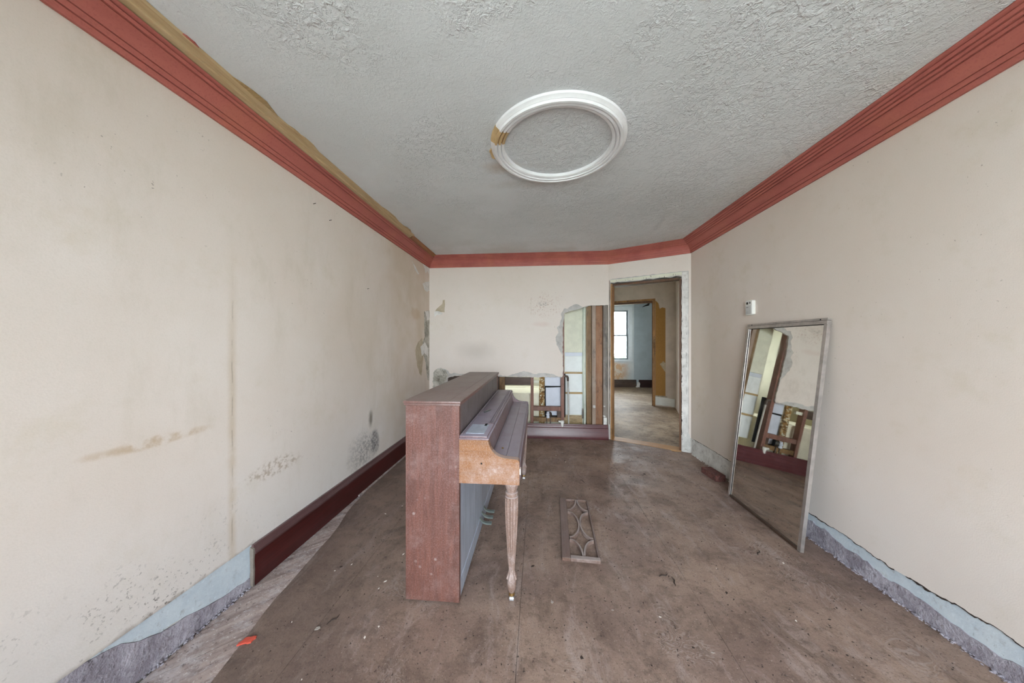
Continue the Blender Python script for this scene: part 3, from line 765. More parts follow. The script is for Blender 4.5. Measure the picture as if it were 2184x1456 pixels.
o = link('dark_nick', bm, 'chip_dark', wa); o['kind'] = 'stuff'
# jambs of the rough opening
link('door_jamb', prism(NEW(), jag([(oL, 0.0), (0.050, 0.0), (0.050, 2.085), (oL, 2.085)], 0.0015, 0.2, [0, 1, 0, 0], 51), ANG, 0.002, 0.118), 'jamb_ochre', wa)
link('door_jamb', prism(NEW(), [(0.838, 0.0), (0.860, 0.0), (0.860, 2.065), (0.838, 2.065)], ANG, 0.02, 0.118), 'jamb_dark', wa)
link('door_jamb', prism(NEW(), [(0.052, 2.058), (0.836, 2.058), (0.836, 2.082), (0.052, 2.082)], ANG, 0.02, 0.118), 'jamb_dark', wa)
link('door_jamb', prism(NEW(), [(0.000, 0.0), (0.026, 0.0), (0.026, 2.09), (0.000, 2.09)], ANG, 0.121, 0.16), 'jamb_ochre', wa)

# ---- hall, bathroom and back room shells
struct('wall_bath', bx(NEW(), XL-0.1, 1.05, 6.0, 6.12, -0.1, ZC), 'wall_bath', 'cream bathroom wall behind the broken wall', 'wall')
bm = opening_y(-XL, -XL+0.14, 4.36, 6.12, -0.1, ZC, BW)
for v in bm.verts: v.co = Vector((-v.co.y, v.co.x, v.co.z))
bmesh.ops.reverse_faces(bm, faces=bm.faces[:])
bmesh.ops.recalc_face_normals(bm, faces=bm.faces[:])
struct('wall_bath_side', bm, 'wall_bath', 'bathroom side wall with its window', 'wall')
w2, b2 = window('window_2', (-0.6, 0.6, BW[2], BW[3]), 0.0, 0.07, 'bathroom window in the side wall above the tub')
w2.location = (XL, (BW[0]+BW[1])/2, BW[2]); w2.rotation_euler = (0, 0, math.radians(90))
bm = NEW(); bx(bm, 0.975, 1.045, 4.34, 4.70, -0.1, ZC); bx(bm, 0.975, 1.045, 5.65, 7.3, -0.1, ZC); bx(bm, 0.975, 1.045, 4.70, 5.65, 2.1, ZC)  # doorway gap added so bathroom daylight spills onto the hall floor
struct('wall_partition', bm, 'wall_bath', 'partition wall between bathroom and hall', 'wall')
HP = Vector((2.39, 6.48)); HD = AD; HN = AN
def HALL(u, v, d):
    p = HP + HD*u - HN*d
    return (p.x, p.y, v)
pts = [(-1.75, 0.0), (-0.90, 0.0), (-0.90, 2.165), (-0.03, 2.165), (-0.03, 0.0), (1.9, 0.0), (1.9, ZC), (-1.75, ZC)]
wh = struct('wall_hall', prism(NEW(), pts, HALL, 0.0, 0.11), 'wall_hall', 'hall wall with the second stripped doorway', 'wall')
link('board_patch', prism(NEW(), jag([(0.02, 0.215), (0.205, 0.215), (0.205, 1.99), (0.15, 2.01), (0.10, 1.985), (0.075, 2.10), (0.02, 2.16)], 0.006, 0.05, [0, 0, 1, 1, 1, 0, 0], 61), HALL, -0.004, -0.0003), 'osb_orange', wh)
link('peeled_patch', prism(NEW(), jag([(0.10, 0.86), (0.16, 0.92), (0.205, 0.88), (0.205, 0.70), (0.15, 0.78)], 0.008, 0.03, None, 62), HALL, -0.0055, -0.0042), 'plaster_tan', wh)
link('door_jamb', prism(NEW(), [(-0.03, 0.0), (0.018, 0.0), (0.018, 2.20), (-0.03, 2.20)], HALL, -0.012, -0.0003), 'jamb_ochre', wh)
link('door_jamb', prism(NEW(), [(-0.045, 0.0), (-0.0305, 0.0), (-0.0305, 2.15), (-0.045, 2.15)], HALL, 0.0, 0.11), 'jamb_dark', wh)
link('door_head', prism(NEW(), [(-0.92, 2.162), (-0.031, 2.162), (-0.031, 2.20), (-0.92, 2.20)], HALL, -0.010, -0.0003), 'jamb_ochre', wh)
link('door_head', prism(NEW(), [(-0.89, 2.12), (-0.046, 2.12), (-0.046, 2.161), (-0.89, 2.161)], HALL, 0.0, 0.11), 'jamb_dark', wh)
link('baseboard_white', prism(NEW(), jag([(0.02, 0.03), (0.37, 0.02), (0.37, 0.17), (0.22, 0.19), (0.02, 0.19)], 0.005, 0.04, [1, 0, 1, 0, 0], 63), HALL, -0.016, -0.0003), 'panel_white', wh)
link('edge_line', prism(NEW(), jag([(0.02, 0.19), (0.24, 0.175), (0.24, 0.215), (0.02, 0.214)], 0.006, 0.03, None, 64), HALL, -0.012, -0.0003), 'plaster_crumble', wh)
C0 = HP + HD*0.386
C1 = Vector((1.93, 3.78))
d_ = (C1-C0).normalized(); n_ = Vector((-d_.y, d_.x)); n_ = n_ if n_.x > 0 else -n_
struct('wall_hall_side', prism(NEW(), [tuple(C0), tuple(C1), tuple(C1+n_*0.1), tuple(C0+n_*0.1)], lambda u, v, d: (u, v, d), -0.1, ZC), 'wall_hall', 'shaded side wall of the hall', 'wall')
wrr = struct('wall_rear', opening_y(9.15, 9.27, 0.7, 4.2, -0.1, ZC, RW), 'rear_wall', 'pale stained wall around the back room window', 'wall')
box('blue_panel', (2.80, 4.0, 9.142, 9.1495, 0.0, ZC), 'wall_blue', wrr)
SW = (7.25, 8.15, 0.9, 2.2)
bm = opening_y(4.0, 4.12, 5.3, 9.2, -0.1, ZC, SW)
for v in bm.verts: v.co = Vector((v.co.y, v.co.x, v.co.z))
bmesh.ops.reverse_faces(bm, faces=bm.faces[:]); bmesh.ops.recalc_face_normals(bm, faces=bm.faces[:])
struct('wall_rear_side', bm, 'wall_blue', 'blue side wall of the back room', 'wall')
w4, b4 = window('added_window', (-0.45, 0.45, SW[2], SW[3]), 0.0, 0.06, 'added side window brightening the back room from out of view', 0.5, 1)  # unseen window, added to brighten the back room
w4.location = (4.0, (SW[0]+SW[1])/2, SW[2]); w4.rotation_euler = (0, 0, math.radians(-90))
struct('wall_rear_left', bx(NEW(), 0.80, 0.90, 7.25, 9.2, -0.1, ZC), 'wall_blue', 'inner side wall of the back room', 'wall')
window('window_3', RW, 9.15, 9.20, 'white sash window glowing with daylight in the back room', 0.49, 1, 'sash_dark')
bbr = struct('baseboard_rear', bx(NEW(), 0.9, 2.86, 9.118, 9.1495, 0.0, 0.215, 0.003), 'stud_dark', 'dark worn baseboard under the back room window', 'baseboard')
link('baseboard_length', bx(NEW(), 2.93, 4.0, 9.105, 9.1415, 0.0, 0.215, 0.003), 'varnish_dark', bbr)
link('plaster_chunk', prism(NEW(), jag([(2.84, 0.0), (2.95, 0.0), (2.94, 0.14), (2.88, 0.16)], 0.012, 0.03, None, 66), XZ, 9.085, 9.104), 'plaster_white', bbr)
# torn wires hanging at the top of the second doorway
hp = HALL(-0.12, 2.08, 0.2)
tag(link('cable_end', tube(NEW(), [(hp[0], hp[1], 2.16), (hp[0]-0.03, hp[1], 2.10), (hp[0]-0.10, hp[1]-0.02, 2.08), (hp[0]-0.16, hp[1]-0.03, 2.05)], [0.018, 0.022, 0.012, 0.004], 8), 'black_void'), 'dark torn bracket hanging in the head of the second doorway', 'bracket')

# ---- ground outside
struct('ground', bx(NEW(), -40, 40, -40, 50, -0.75, -0.55), 'ground_concrete', 'pale ground outside', 'ground')

# ---- crown mouldings
cor = [Vector((XL, YF)), Vector((XL, YB)), PA, PB, Vector((XR, YF))]
nrm = [Vector((1, 0)), Vector((0, -1)), AN, Vector((-1, 0))]
def miter(i, seg):
    if i in (0, 4): return nrm[seg]
    a, c_ = nrm[i-1], nrm[i]
    return (a+c_)/(1+a.dot(c_))
def crown(name, seg, prof, mat, label=None, parent=None, s0=None, s1=None):
    A, B = cor[seg], cor[seg+1]; mA, mB = miter(seg, seg), miter(seg+1, seg)
    d = (B-A).normalized()
    if s0 is not None: A = cor[seg]+d*s0; mA = nrm[seg]
    if s1 is not None: B = cor[seg]+d*s1; mB = nrm[seg]
    bm = NEW()
    va = [bm.verts.new((A.x+mA.x*p, A.y+mA.y*p, ZC+z)) for p, z in prof]
    vb = [bm.verts.new((B.x+mB.x*p, B.y+mB.y*p, ZC+z)) for p, z in prof]
    n = len(prof)
    for i in range(n):
        j = (i+1) % n
        bm.faces.new((va[i], va[j], vb[j], vb[i]))
    bm.faces.new(va); bm.faces.new(vb[::-1])
    bmesh.ops.recalc_face_normals(bm, faces=bm.faces[:])
    if parent: return link(name, bm, mat, parent, smooth=True)
    return struct(name, bm, mat, label, 'crown moulding', smooth=True)
e_ = 0.0008
def step(p0, z0, p1, z1, g=0.005):
    # flat fillet from (p0,z0) to (p1,z1) closed by a small undercut groove
    return [(p0, z0), (p1, z1), (p1-g, z1+0.001), (p1-g, z1+0.004)]
low = [(e_, -0.150)] + step(0.012, -0.150, 0.016, -0.129) + step(0.019, -0.125, 0.024, -0.106)
cove = [(0.026, -0.102), (0.032, -0.088), (0.042, -0.074), (0.056, -0.062), (0.066, -0.056), (0.061, -0.055), (0.061, -0.051)]
upp = step(0.072, -0.051, 0.080, -0.042, 0.006) + step(0.088, -0.038, 0.096, -0.030, 0.006) + [(0.103, -0.026), (0.112, -0.016), (0.106, -0.015), (0.106, -0.012), (0.122, -0.011), (0.128, -0.006), (0.128, -e_), (e_, -e_)]
full = low + cove + upp
cut = low + cove + step(0.072, -0.051, 0.080, -0.042, 0.006) + step(0.086, -0.038, 0.096, -0.032, 0.006)[:2] + [(0.060, -0.024), (e_, -e_)]
t1 = crown('trim_1', 0, cut, 'crown_red', 'brick red crown moulding with its top strip torn off')
crown('trim_2', 1, full, 'crown_red', 'brick red crown moulding along the broken back wall')
crown('trim_3', 2, full, 'crown_red', 'brick red crown moulding above the stripped doorway')
crown('trim_4', 3, full, 'crown_red', 'brick red crown moulding above the leaning mirror wall')
tan = [(0.061, -0.0205), (0.095, -0.0285), (0.118, -0.024), (0.120, -0.016), (0.152, -0.012), (0.156, -e_), (0.03, -e_)]
crown('bare_backing', 0, tan, 'bare_tan', None, t1, None, 3.30-YF)
tan2 = [(0.061, -0.0205), (0.095, -0.0285), (0.118, -0.026), (0.138, -0.012), (0.140, -e_), (0.03, -e_)]
crown('stained_backing', 0, tan2, 'bare_orange', None, t1, 3.30-YF+0.002, 4.06-YF)
for k, (ya, yb, wd, m_) in enumerate([(1.25, 1.52, 0.026, 'lath_tan'), (1.52, 1.86, 0.016, 'bare_tan'), (2.55, 2.95, 0.020, 'bare_tan'), (1.06, 1.14, 0.006, 'crown_red'), (3.0, 3.24, 0.022, 'bare_tan')]):
    pts = jag([(XL+0.150, ya), (XL+0.156+wd*.6, ya+(yb-ya)*.25), (XL+0.156+wd, ya+(yb-ya)*.6), (XL+0.150, yb)], 0.003, 0.04, [1, 1, 1, 0], 70+k)
    link('splinter', prism(NEW(), pts, lambda u, v, d: (u, v, d), ZC-0.006, ZC-0.0008), m_, t1)

# ---- left baseboard (red brown) and back baseboard
bl = struct('baseboard_left', bx(NEW(), XL+0.0005, XL+0.019, 1.51, YB-0.03, 0.0, 0.170, 0.002), 'varnish_red', 'glossy red brown baseboard along the stained wall', 'baseboard')
cap = [(XL+0.0005, 0.1705), (XL+0.026, 0.1705), (XL+0.026, 0.182), (XL+0.016, 0.204), (XL+0.012, 0.217), (XL+0.0005, 0.217)]
bm = NEW()
va = [bm.verts.new((x, 1.508, z)) for x, z in cap]; vb = [bm.verts.new((x, YB-0.03, z)) for x, z in cap]
for i in range(6):
    j = (i+1) % 6; bm.faces.new((va[i], va[j], vb[j], vb[i]))
bm.faces.new(va); bm.faces.new(vb[::-1]); bmesh.ops.recalc_face_normals(bm, faces=bm.faces[:])
link('baseboard_cap', bm, 'varnish_cap', bl)
link('shoe_strip', bx(NEW(), XL+0.0195, XL+0.030, 2.45, YB-0.03, 0.0005, 0.016, 0.002), 'plank_wood', bl)
link('end_splinter', prism(NEW(), jag([(XL+0.001, 0.002), (XL+0.019, 0.002), (XL+0.021, 0.20), (XL+0.001, 0.21)], 0.002, 0.03, None, 81), lambda u, v, d: (u, d, v), 1.498, 1.507), 'stud_grey', bl)
prof = [(4.198, 0.0), (4.146, 0.0), (4.145, 0.016), (4.147, 0.034), (4.153, 0.062), (4.160, 0.090), (4.166, 0.118), (4.170, 0.142), (4.178, 0.146), (4.178, 0.154), (4.186, 0.172), (4.191, 0.190), (4.198, 0.192)]
bm = NEW()
va = [bm.verts.new((XL+0.03, y, z)) for y, z in prof]; vb = [bm.verts.new((0.944, y, z)) for y, z in prof]
for i in range(len(prof)):
    j = (i+1) % len(prof); bm.faces.new((va[i], va[j], vb[j], vb[i]))
bm.faces.new(va); bm.faces.new(vb[::-1]); bmesh.ops.recalc_face_normals(bm, faces=bm.faces[:])
struct('baseboard_back', bm, 'varnish_back', 'glossy purple brown baseboard below the broken wall', 'baseboard', smooth=True)

# ================================================================== THINGS
# ---- piano
PB0 = (-0.38, 2.22, 0.0)
Y0, Y1 = 1.480, 2.950
pi = Thing('upright_piano', PB0, 'dusty brown upright piano with fluted front legs', 'piano')
XB, XF = -0.660, -0.386
bm = NEW(); bx(bm, XB, XF, Y0, Y0+0.028, 0.012, 0.985, 0.0015)
pi.part('side_panel', bm, 'piano_side', label='scuffed red brown end panel with pale spots')
bm = NEW(); bx(bm, XB, XF, Y1-0.028, Y1, 0.012, 0.985, 0.0015); pi.part('side_panel', bm, 'piano_side')
pi.part('back_panel', bx(NEW(), XB+0.002, XB+0.03, Y0+0.0285, Y1-0.0285, 0.03, 0.98), 'stud_dark')
pi.part('bottom_board', bx(NEW(), XB+0.031, XF-0.034, Y0+0.0285, Y1-0.0285, 0.02, 0.09), 'stud_dark')
lid = NEW()
bx(lid, XB-0.010, XF+0.010, Y0-0.012, Y1+0.012, 0.996, 1.010, 0.004)
bx(lid, XB-0.006, XF+0.006, Y0-0.007, Y1+0.007, 0.9855, 0.9958, 0.002)
ld = pi.part('lid', lid, 'piano_top', smooth=True)
bm = NEW(); tube(bm, [(XF-0.052, Y0+0.01, 1.0102), (XF-0.052, Y1-0.01, 1.0102)], 0.0012, 6); pi.part('lid_bead', bm, 'piano_top', ld)
pi.part('upper_panel', bx(NEW(), XF-0.030, XF-0.004, Y0+0.0285, Y1-0.0285, 0.62, 0.985, 0.002), 'piano_upper', label='grey weathered upper front panel')
lp = pi.part('lower_panel', bx(NEW(), XF-0.030, XF-0.006, Y0+0.0285, Y1-0.0285, 0.10, 0.598, 0.002), 'piano_panel', label='weathered lower front panel coloured pale blue for the sky light on it')
pi.part('toe_rail', bx(NEW(), XF-0.030, XF-0.003, Y0+0.0285, Y1-0.0285, 0.012, 0.099, 0.002), 'piano_panel')
# cheeks (arms) with the concave sweep
XA = -0.088
arm = [(XF, 0.605), (XA, 0.605), (XA, 0.712)] + [(XA-0.016+0.016*math.cos(t), 0.712+0.018*math.sin(t)) for t in [k*math.pi/2/5 for k in range(1, 6)]] + \
      [(-0.135, 0.732), (-0.165, 0.735), (-0.188, 0.742), (-0.206, 0.752), (-0.222, 0.768), (-0.232, 0.785), (-0.238, 0.802), (-0.243, 0.820), (XF, 0.820)]
for ya in (Y0, Y1-0.034):
    bm = prism(NEW(), arm, XZ, ya, ya+0.034)
    if ya == Y0: pi.part('arm', bm, 'piano_arm', label='orange brown scrolled cheek beside the keyboard')
    else: pi.part('arm', bm, 'piano_dusty')
# music shelf with moulded edge
bm = NEW()
bx(bm, XF+0.0005, -0.238, Y0-0.006, Y1+0.006, 0.8205, 0.829, 0.0015)
bx(bm, XF+0.0005, -0.246, Y0-0.002, Y1+0.002, 0.8292, 0.840, 0.003)
sh = pi.part('music_shelf', bm, 'piano_dusty', smooth=True)
bm = NEW()
bx(bm, XF+0.004, XF+0.014, Y0+0.02, Y1-0.05, 0.8402, 0.8440, 0.001)
pi.part('shelf_batten', bm, 'piano_dusty', sh)
bm = NEW()
for k in range(3):
    bx(bm, -0.279+0.011*k, -0.270+0.011*k, 1.70, 2.86, 0.8402, 0.8455-0.001*abs(k-1), 0.0015)
pi.part('music_ledge', bm, 'piano_dusty', sh)
pi.part('dust_cloth_panel', bx(NEW(), -0.362, -0.268, 1.515, 1.685, 0.8402, 0.8425, 0.001), 'piano_panel', sh, label='pale dusty square on the near end of the shelf')
bm = tube(NEW(), [(-0.345, 1.965, 0.846), (-0.318, 2.045, 0.846)], 0.005, 8); pi.part('latch_pin', bm, 'pewter', sh, True)
bm = NEW(); bx(bm, -0.292, -0.279, 1.655, 1.700, 0.8404, 0.8435, 0.001); pi.part('hinge_slot', bm, 'black_void', sh)
# fall board (closed key lid): upright front, sloping cover in two leaves
fy0, fy1 = Y0+0.0345, Y1-0.0345
fall = [(XF+0.001, 0.8200), (-0.250, 0.8200), (-0.236, 0.752), (-0.232, 0.735), (-0.232, 0.722), (XF+0.001, 0.722)]
pi.part('fall_board', prism(NEW(), fall, XZ, fy0, fy1), 'piano_dusty')
pi.part('key_cover', prism(NEW(), [(-0.2315, 0.731), (-0.158, 0.728), (-0.158, 0.716), (-0.2315, 0.716)], XZ, fy0, fy1), 'piano_dusty')
kc = pi.part('key_cover', prism(NEW(), [(-0.1565, 0.728), (-0.098, 0.724), (-0.092, 0.716), (-0.092, 0.710), (-0.1565, 0.710)], XZ, fy0, fy1), 'piano_dusty')
pi.part('cover_rib', bx(NEW(), -0.228, -0.220, fy0+0.02, fy1-0.02, 0.7312, 0.7345, 0.001), 'piano_dusty', kc)
bm = NEW(); lathe(bm, [(0.0055, 0.7302), (0.0055, 0.7335), (0.003, 0.736), (0.0, 0.7365)], -0.187, 1.63, 12); pi.part('cover_knob', bm, 'brass', kc, True)
pi.part('keybed', bx(NEW(), XF-0.002, XA+0.004, fy0, fy1, 0.6155, 0.7095, 0.003), 'piano_dusty')
bm = NEW(); bx(bm, XA+0.0005, XA+0.006, Y0+0.004, Y0+0.03, 0.655, 0.682); pi.part('chipped_edge', bm, 'chip_white')
# worn ring mark on the near arm
bm = NEW(); tube(bm, [(-0.275, Y0-0.0012, 0.705), (-0.275, Y0+0.004, 0.705)], 0.0045, 10); pi.part('screw_hole', bm, 'black_void')
# legs
lprof = [(0.037, 0.6045), (0.038, 0.597), (0.037, 0.588), (0.033, 0.5865), (0.031, 0.575), (0.0245, 0.552), (0.0245, 0.550), (0.031, 0.548), (0.0325, 0.541), (0.031, 0.534), (0.0275, 0.5325), (0.0275, 0.530),
         (0.0335, 0.527), (0.0345, 0.515), (0.0345, 0.47), (0.0325, 0.40), (0.0255, 0.29), (0.0195, 0.21), (0.0155, 0.16), (0.0165, 0.150), (0.0215, 0.135), (0.0290, 0.119), (0.0290, 0.115), (0.0215, 0.113), (0.0235, 0.090), (0.0215, 0.062), (0.0160, 0.050), (0.0135, 0.044)]
rs = [p[0] for p in lprof]; zs = [p[1] for p in lprof]
def flu(i, a):
    if 13 <= i <= 18: return 1.0 - 0.22*(0.5+0.5*math.cos(a*10))**2
    if 19 <= i <= 22: return 1.0 - 0.16*(0.5+0.5*math.cos(a*8))
    return 1.0
for ly in (1.532, 2.898):
    bm = lathe(NEW(), list(zip(rs, zs)), -0.130, ly, 80, flu)
    lg = pi.part('leg', bm, 'piano_leg', smooth=True, label='fluted turned leg')
    pi.part('ferrule', lathe(NEW(), [(0.0145, 0.0435), (0.0150, 0.040), (0.0150, 0.030), (0.0130, 0.029)], -0.130, ly, 20), 'brass', lg, True)
    bm = NEW(); lathe(bm, [(0.006, 0.0285), (0.006, 0.018)], -0.130, ly, 12); tube(bm, [(-0.140, ly, 0.0125), (-0.120, ly, 0.0125)], 0.012, 16)
    pi.part('caster', bm, 'chrome', lg, True)
for py in (2.050, 2.122, 2.195):
    path = [(XF-0.004, py, 0.105), (XF+0.006, py, 0.090), (XF+0.020, py, 0.078), (XF+0.040, py, 0.073), (XF+0.075, py, 0.074)]
    bm = NEW(); prev = None
    for (x, y, z) in path:
        hw = 0.011 if x < XF+0.05 else 0.0135
        ring = [bm.verts.new((x, y-hw, z+0.005)), bm.verts.new((x, y+hw, z+0.005)), bm.verts.new((x, y+hw, z-0.005)), bm.verts.new((x, y-hw, z-0.005))]
        if prev:
            for k in range(4): bm.faces.new((prev[k], prev[(k+1) % 4], ring[(k+1) % 4], ring[k]))
        else: bm.faces.new(ring)
        prev = ring
    bm.faces.new(prev[::-1]); bmesh.ops.recalc_face_normals(bm, faces=bm.faces[:])
    pi.part('pedal', bm, 'pedal_metal', smooth=False, label='green grey metal pedal')

# ---- ceiling medallion
cxm, cym = 0.118, 1.865
z0 = ZC-0.0008
prof = [(0.318, z0), (0.318, z0-0.020), (0.324, z0-0.024), (0.334, z0-0.026), (0.337, z0-0.018), (0.341, z0-0.018), (0.344, z0-0.031), (0.355, z0-0.031), (0.358, z0-0.022), (0.362, z0-0.022), (0.365, z0-0.034), (0.377, z0-0.034), (0.380, z0-0.022), (0.384, z0-0.022), (0.388, z0-0.018), (0.400, z0-0.012), (0.402, z0)]
md = Thing('ceiling_medallion', (cxm, cym, ZC), 'white round ribbed ceiling ring on the stippled ceiling', 'ceiling medallion')
md.part('ring', lathe(NEW(), prof, cxm, cym, 128, closed=True), 'medallion_white', smooth=True)
prof2 = [(r_ + (-0.0006 if i == 0 else 0.0006 if i > 14 else 0), z_-0.0008) for i, (r_, z_) in enumerate(prof)]
md.part('bare_patch', lathe(NEW(), prof2, cxm, cym, 12, closed=True, a0=math.radians(192), a1=math.radians(210)), 'medallion_bare', smooth=True, label='unpainted tan section')
bm = prism(NEW(), jag([(cxm-0.395, cym-0.02), (cxm-0.418, cym+0.02), (cxm-0.410, cym+0.09), (cxm-0.392, cym+0.10)], 0.003, 0.03, None, 91), lambda u, v, d: (u, v, d), ZC-0.010, ZC-0.0008)
md.part('torn_edge', bm, 'medallion_bare')

# ---- leaning mirror
al = math.atan2(1.775-1.615, 1.445)
sa, ca = math.sin(al), math.cos(al)
mb = (1.690, 2.38, 0.0)
mi = Thing('leaning_mirror', mb, 'tall mirror in a worn metal frame leaning on the wall', 'mirror')
def mp(bm, y0, y1, h0, h1, d0, d1):
    """box on the mirror plane: y along wall, h up the plane, d out of its face"""
    q = []
    for h in (h0, h1):
        for d in (d0, d1):
            for y in (y0, y1):
                q.append(bm.verts.new((1.618 + h*sa - d*ca, y, 0.004 + h*ca + d*sa)))
    for f in [(0, 1, 3, 2), (4, 6, 7, 5), (0, 4, 5, 1), (2, 3, 7, 6), (0, 2, 6, 4), (1, 5, 7, 3)]:
        bm.faces.new([q[i] for i in f])
    bmesh.ops.recalc_face_normals(bm, faces=bm.faces[:])
    return bm
mY0, mY1, mH = 2.022, 2.738, 1.452
mi.part('backing', mp(NEW(), mY0+0.004, mY1-0.004, 0.004, mH-0.02, -0.020, -0.0075), 'stud_dark')
mi.part('mirror_glass', mp(NEW(), mY0+0.012, mY1-0.012, 0.008, mH-0.03, -0.007, -0.003), 'mirror_silver', label='dusty mirror glass')
mi.part('frame_stile', mp(NEW(), mY0, mY0+0.022, 0.0, mH-0.035, -0.0170, 0.005), 'alu_frame')
mi.part('frame_stile', mp(NEW(), mY1-0.022, mY1, 0.0, mH-0.035, -0.0205, 0.006), 'alu_frame')
tr_ = mi.part('frame_head', mp(NEW(), mY0, mY1, mH-0.0345, mH-0.012, -0.0205, 0.008), 'alu_frame')
mi.part('frame_channel', mp(NEW(), mY0+0.002, mY1+0.004, mH-0.009, mH+0.004, -0.0205, 0.004), 'alu_frame', tr_)
mi.part('channel_gap', mp(NEW(), mY0+0.003, mY1-0.003, mH-0.0119, mH-0.0091, -0.018, 0.002), 'frame_gap', tr_)
for yy in (mY0+0.05, mY1-0.05):
    mi.part('screw', mp(NEW(), yy-0.004, yy+0.004, mH-0.008, mH-0.001, 0.0041, 0.0055), 'frame_gap', tr_)
mi.part('frame_sill', mp(NEW(), mY0+0.023, mY1-0.023, 0.0, 0.016, -0.0205, 0.006), 'stud_dark')
g_ = 0.0032
bm = NEW(); mp(bm, mY0+0.0223, mY0+0.0255, 0.016, mH-0.036, -0.0028, -0.001); mp(bm, mY1-0.0265, mY1-0.0223, 0.016, mH-0.036, -0.0028, -0.001); mp(bm, mY0+0.026, mY1-0.027, mH-0.0385, mH-0.035, -0.0028, -0.001)
mi.part('glazing_gasket', bm, 'frame_gap')

# ---- thermostat
th = Thing('thermostat', (XR, 2.725, 1.53), 'small white wall thermostat above the leaning mirror', 'thermostat')
pts = [(2.686, 1.537), (2.700, 1.530), (2.750, 1.530), (2.764, 1.537), (2.764, 1.648), (2.750, 1.655), (2.700, 1.655), (2.686, 1.648)]
th.part('housing', prism(NEW(), pts, YZ, XR-0.028, XR-0.0005), 'plastic_white')
th.part('cover', bx(NEW(), XR-0.0305, XR-0.0282, 2.692, 2.759, 1.538, 1.612, 0.0008), 'plastic_grey')
th.part('display', bx(NEW(), XR-0.0297, XR-0.0282, 2.731, 2.752, 1.620, 1.640), 'lcd_black')
th.part('button', bx(NEW(), XR-0.0300, XR-0.0282, 2.703, 2.714, 1.624, 1.640, 0.0005), 'lcd_black')
for ya, yb, za, zb in ((2.725, 2.752, 1.592, 1.599), (2.730, 2.752, 1.548, 1.5495), (2.730, 2.752, 1.558, 1.5595)):
    th.part('print_line', bx(NEW(), XR-0.0312, XR-0.0306, ya, yb, za, zb), 'print_grey')

# ---- brick on the floor
bk = NEW()
mt = Matrix.Translation((1.692, 3.10, 0.0)) @ Matrix.Rotation(math.radians(6), 4, 'Z')
bx(bk, -0.048, 0.048, -0.105, 0.105, 0.0, 0.058, 0.003)
bmesh.ops.transform(bk, matrix=mt, verts=bk.verts[:])
for v in bk.verts: v.co += Vector((R.uniform(-.001, .001), R.uniform(-.001, .001), 0))
tag(link('brick', bk, 'brick_red', None, (1.692, 3.10, 0.0)), 'old red brick lying against the scarred wall base', 'brick')

# ---- broken fretwork panel on the floor
ga = math.radians(-3.0)
gb = (0.276, 2.18, 0.0)
gr = Thing('fretwork_panel', gb, 'broken brown wooden fretwork panel lying on the floor', 'fretwork panel')
gr.o.rotation_euler = (0, 0, ga)
def gpart(name, bm, m_='grille_wood'):
    me = bpy.data.meshes.new(name); bm.to_mesh(me); bm.free(); me.materials.append(M[m_])
    o = bpy.data.objects.new(name, me); COL.objects.link(o); o.parent = gr.o; return o
gx0, gx1, gy0, gy1 = -0.112, 0.112, -0.352, 0.355
gpart('rail', bx(NEW(), gx0, gx0+0.050, gy0, gy1, 0.0, 0.020, 0.002))
gpart('rail', bx(NEW(), gx0+0.0505, gx1, gy0, gy0+0.030, 0.0, 0.020, 0.002), 'fret_dust')
gpart('rail', bx(NEW(), gx1-0.012, gx1, gy0+0.0305, gy1-0.010, 0.0, 0.018, 0.002))
gpart('rail', bx(NEW(), gx0+0.0505, gx1-0.0125, gy1-0.014, gy1, 0.0, 0.017, 0.002))
ix0, ix1 = gx0+0.051, gx1-0.013
iy0, iy1 = gy0+0.031, gy1-0.015
cxs = (ix0, ix1); hw = (ix1-ix0)/2
cell = (iy1-iy0)/2.0
rv = cell*0.47
def arc(cx, cy, sx, t0, t1):
    bm = NEW(); n = 18; prev = None
    for k in range(n+1):
        t = t0+(t1-t0)*k/n
        p = Vector((cx+sx*(hw-0.005)*math.cos(t), cy+rv*math.sin(t)))
        tn = Vector((-sx*(hw-0.005)*math.sin(t), rv*math.cos(t))).normalized(); nn = Vector((-tn.y, tn.x))*0.0068
        ring = [bm.verts.new((p.x+nn.x, p.y+nn.y, 0.0)), bm.verts.new((p.x+nn.x*.75, p.y+nn.y*.75, 0.019)), bm.verts.new((p.x-nn.x*.75, p.y-nn.y*.75, 0.019)), bm.verts.new((p.x-nn.x, p.y-nn.y, 0.0))]
        if prev:
            for q in range(4): bm.faces.new((prev[q], prev[(q+1) % 4], ring[(q+1) % 4], ring[q]))
        else: bm.faces.new(ring)
        prev = ring
    bm.faces.new(prev[::-1]); bmesh.ops.recalc_face_normals(bm, faces=bm.faces[:])
    gpart('fret_arc', bm, 'fret_dust')
h = math.pi/2
for cx, sx in ((ix0, 1), (ix1, -1)):
    arc(cx, iy0, sx, 0.02, h*0.97)
    arc(cx, (iy0+iy1)/2, sx, -h*0.97, h*0.97)
    arc(cx, iy1, sx, -h*0.97, -0.02)

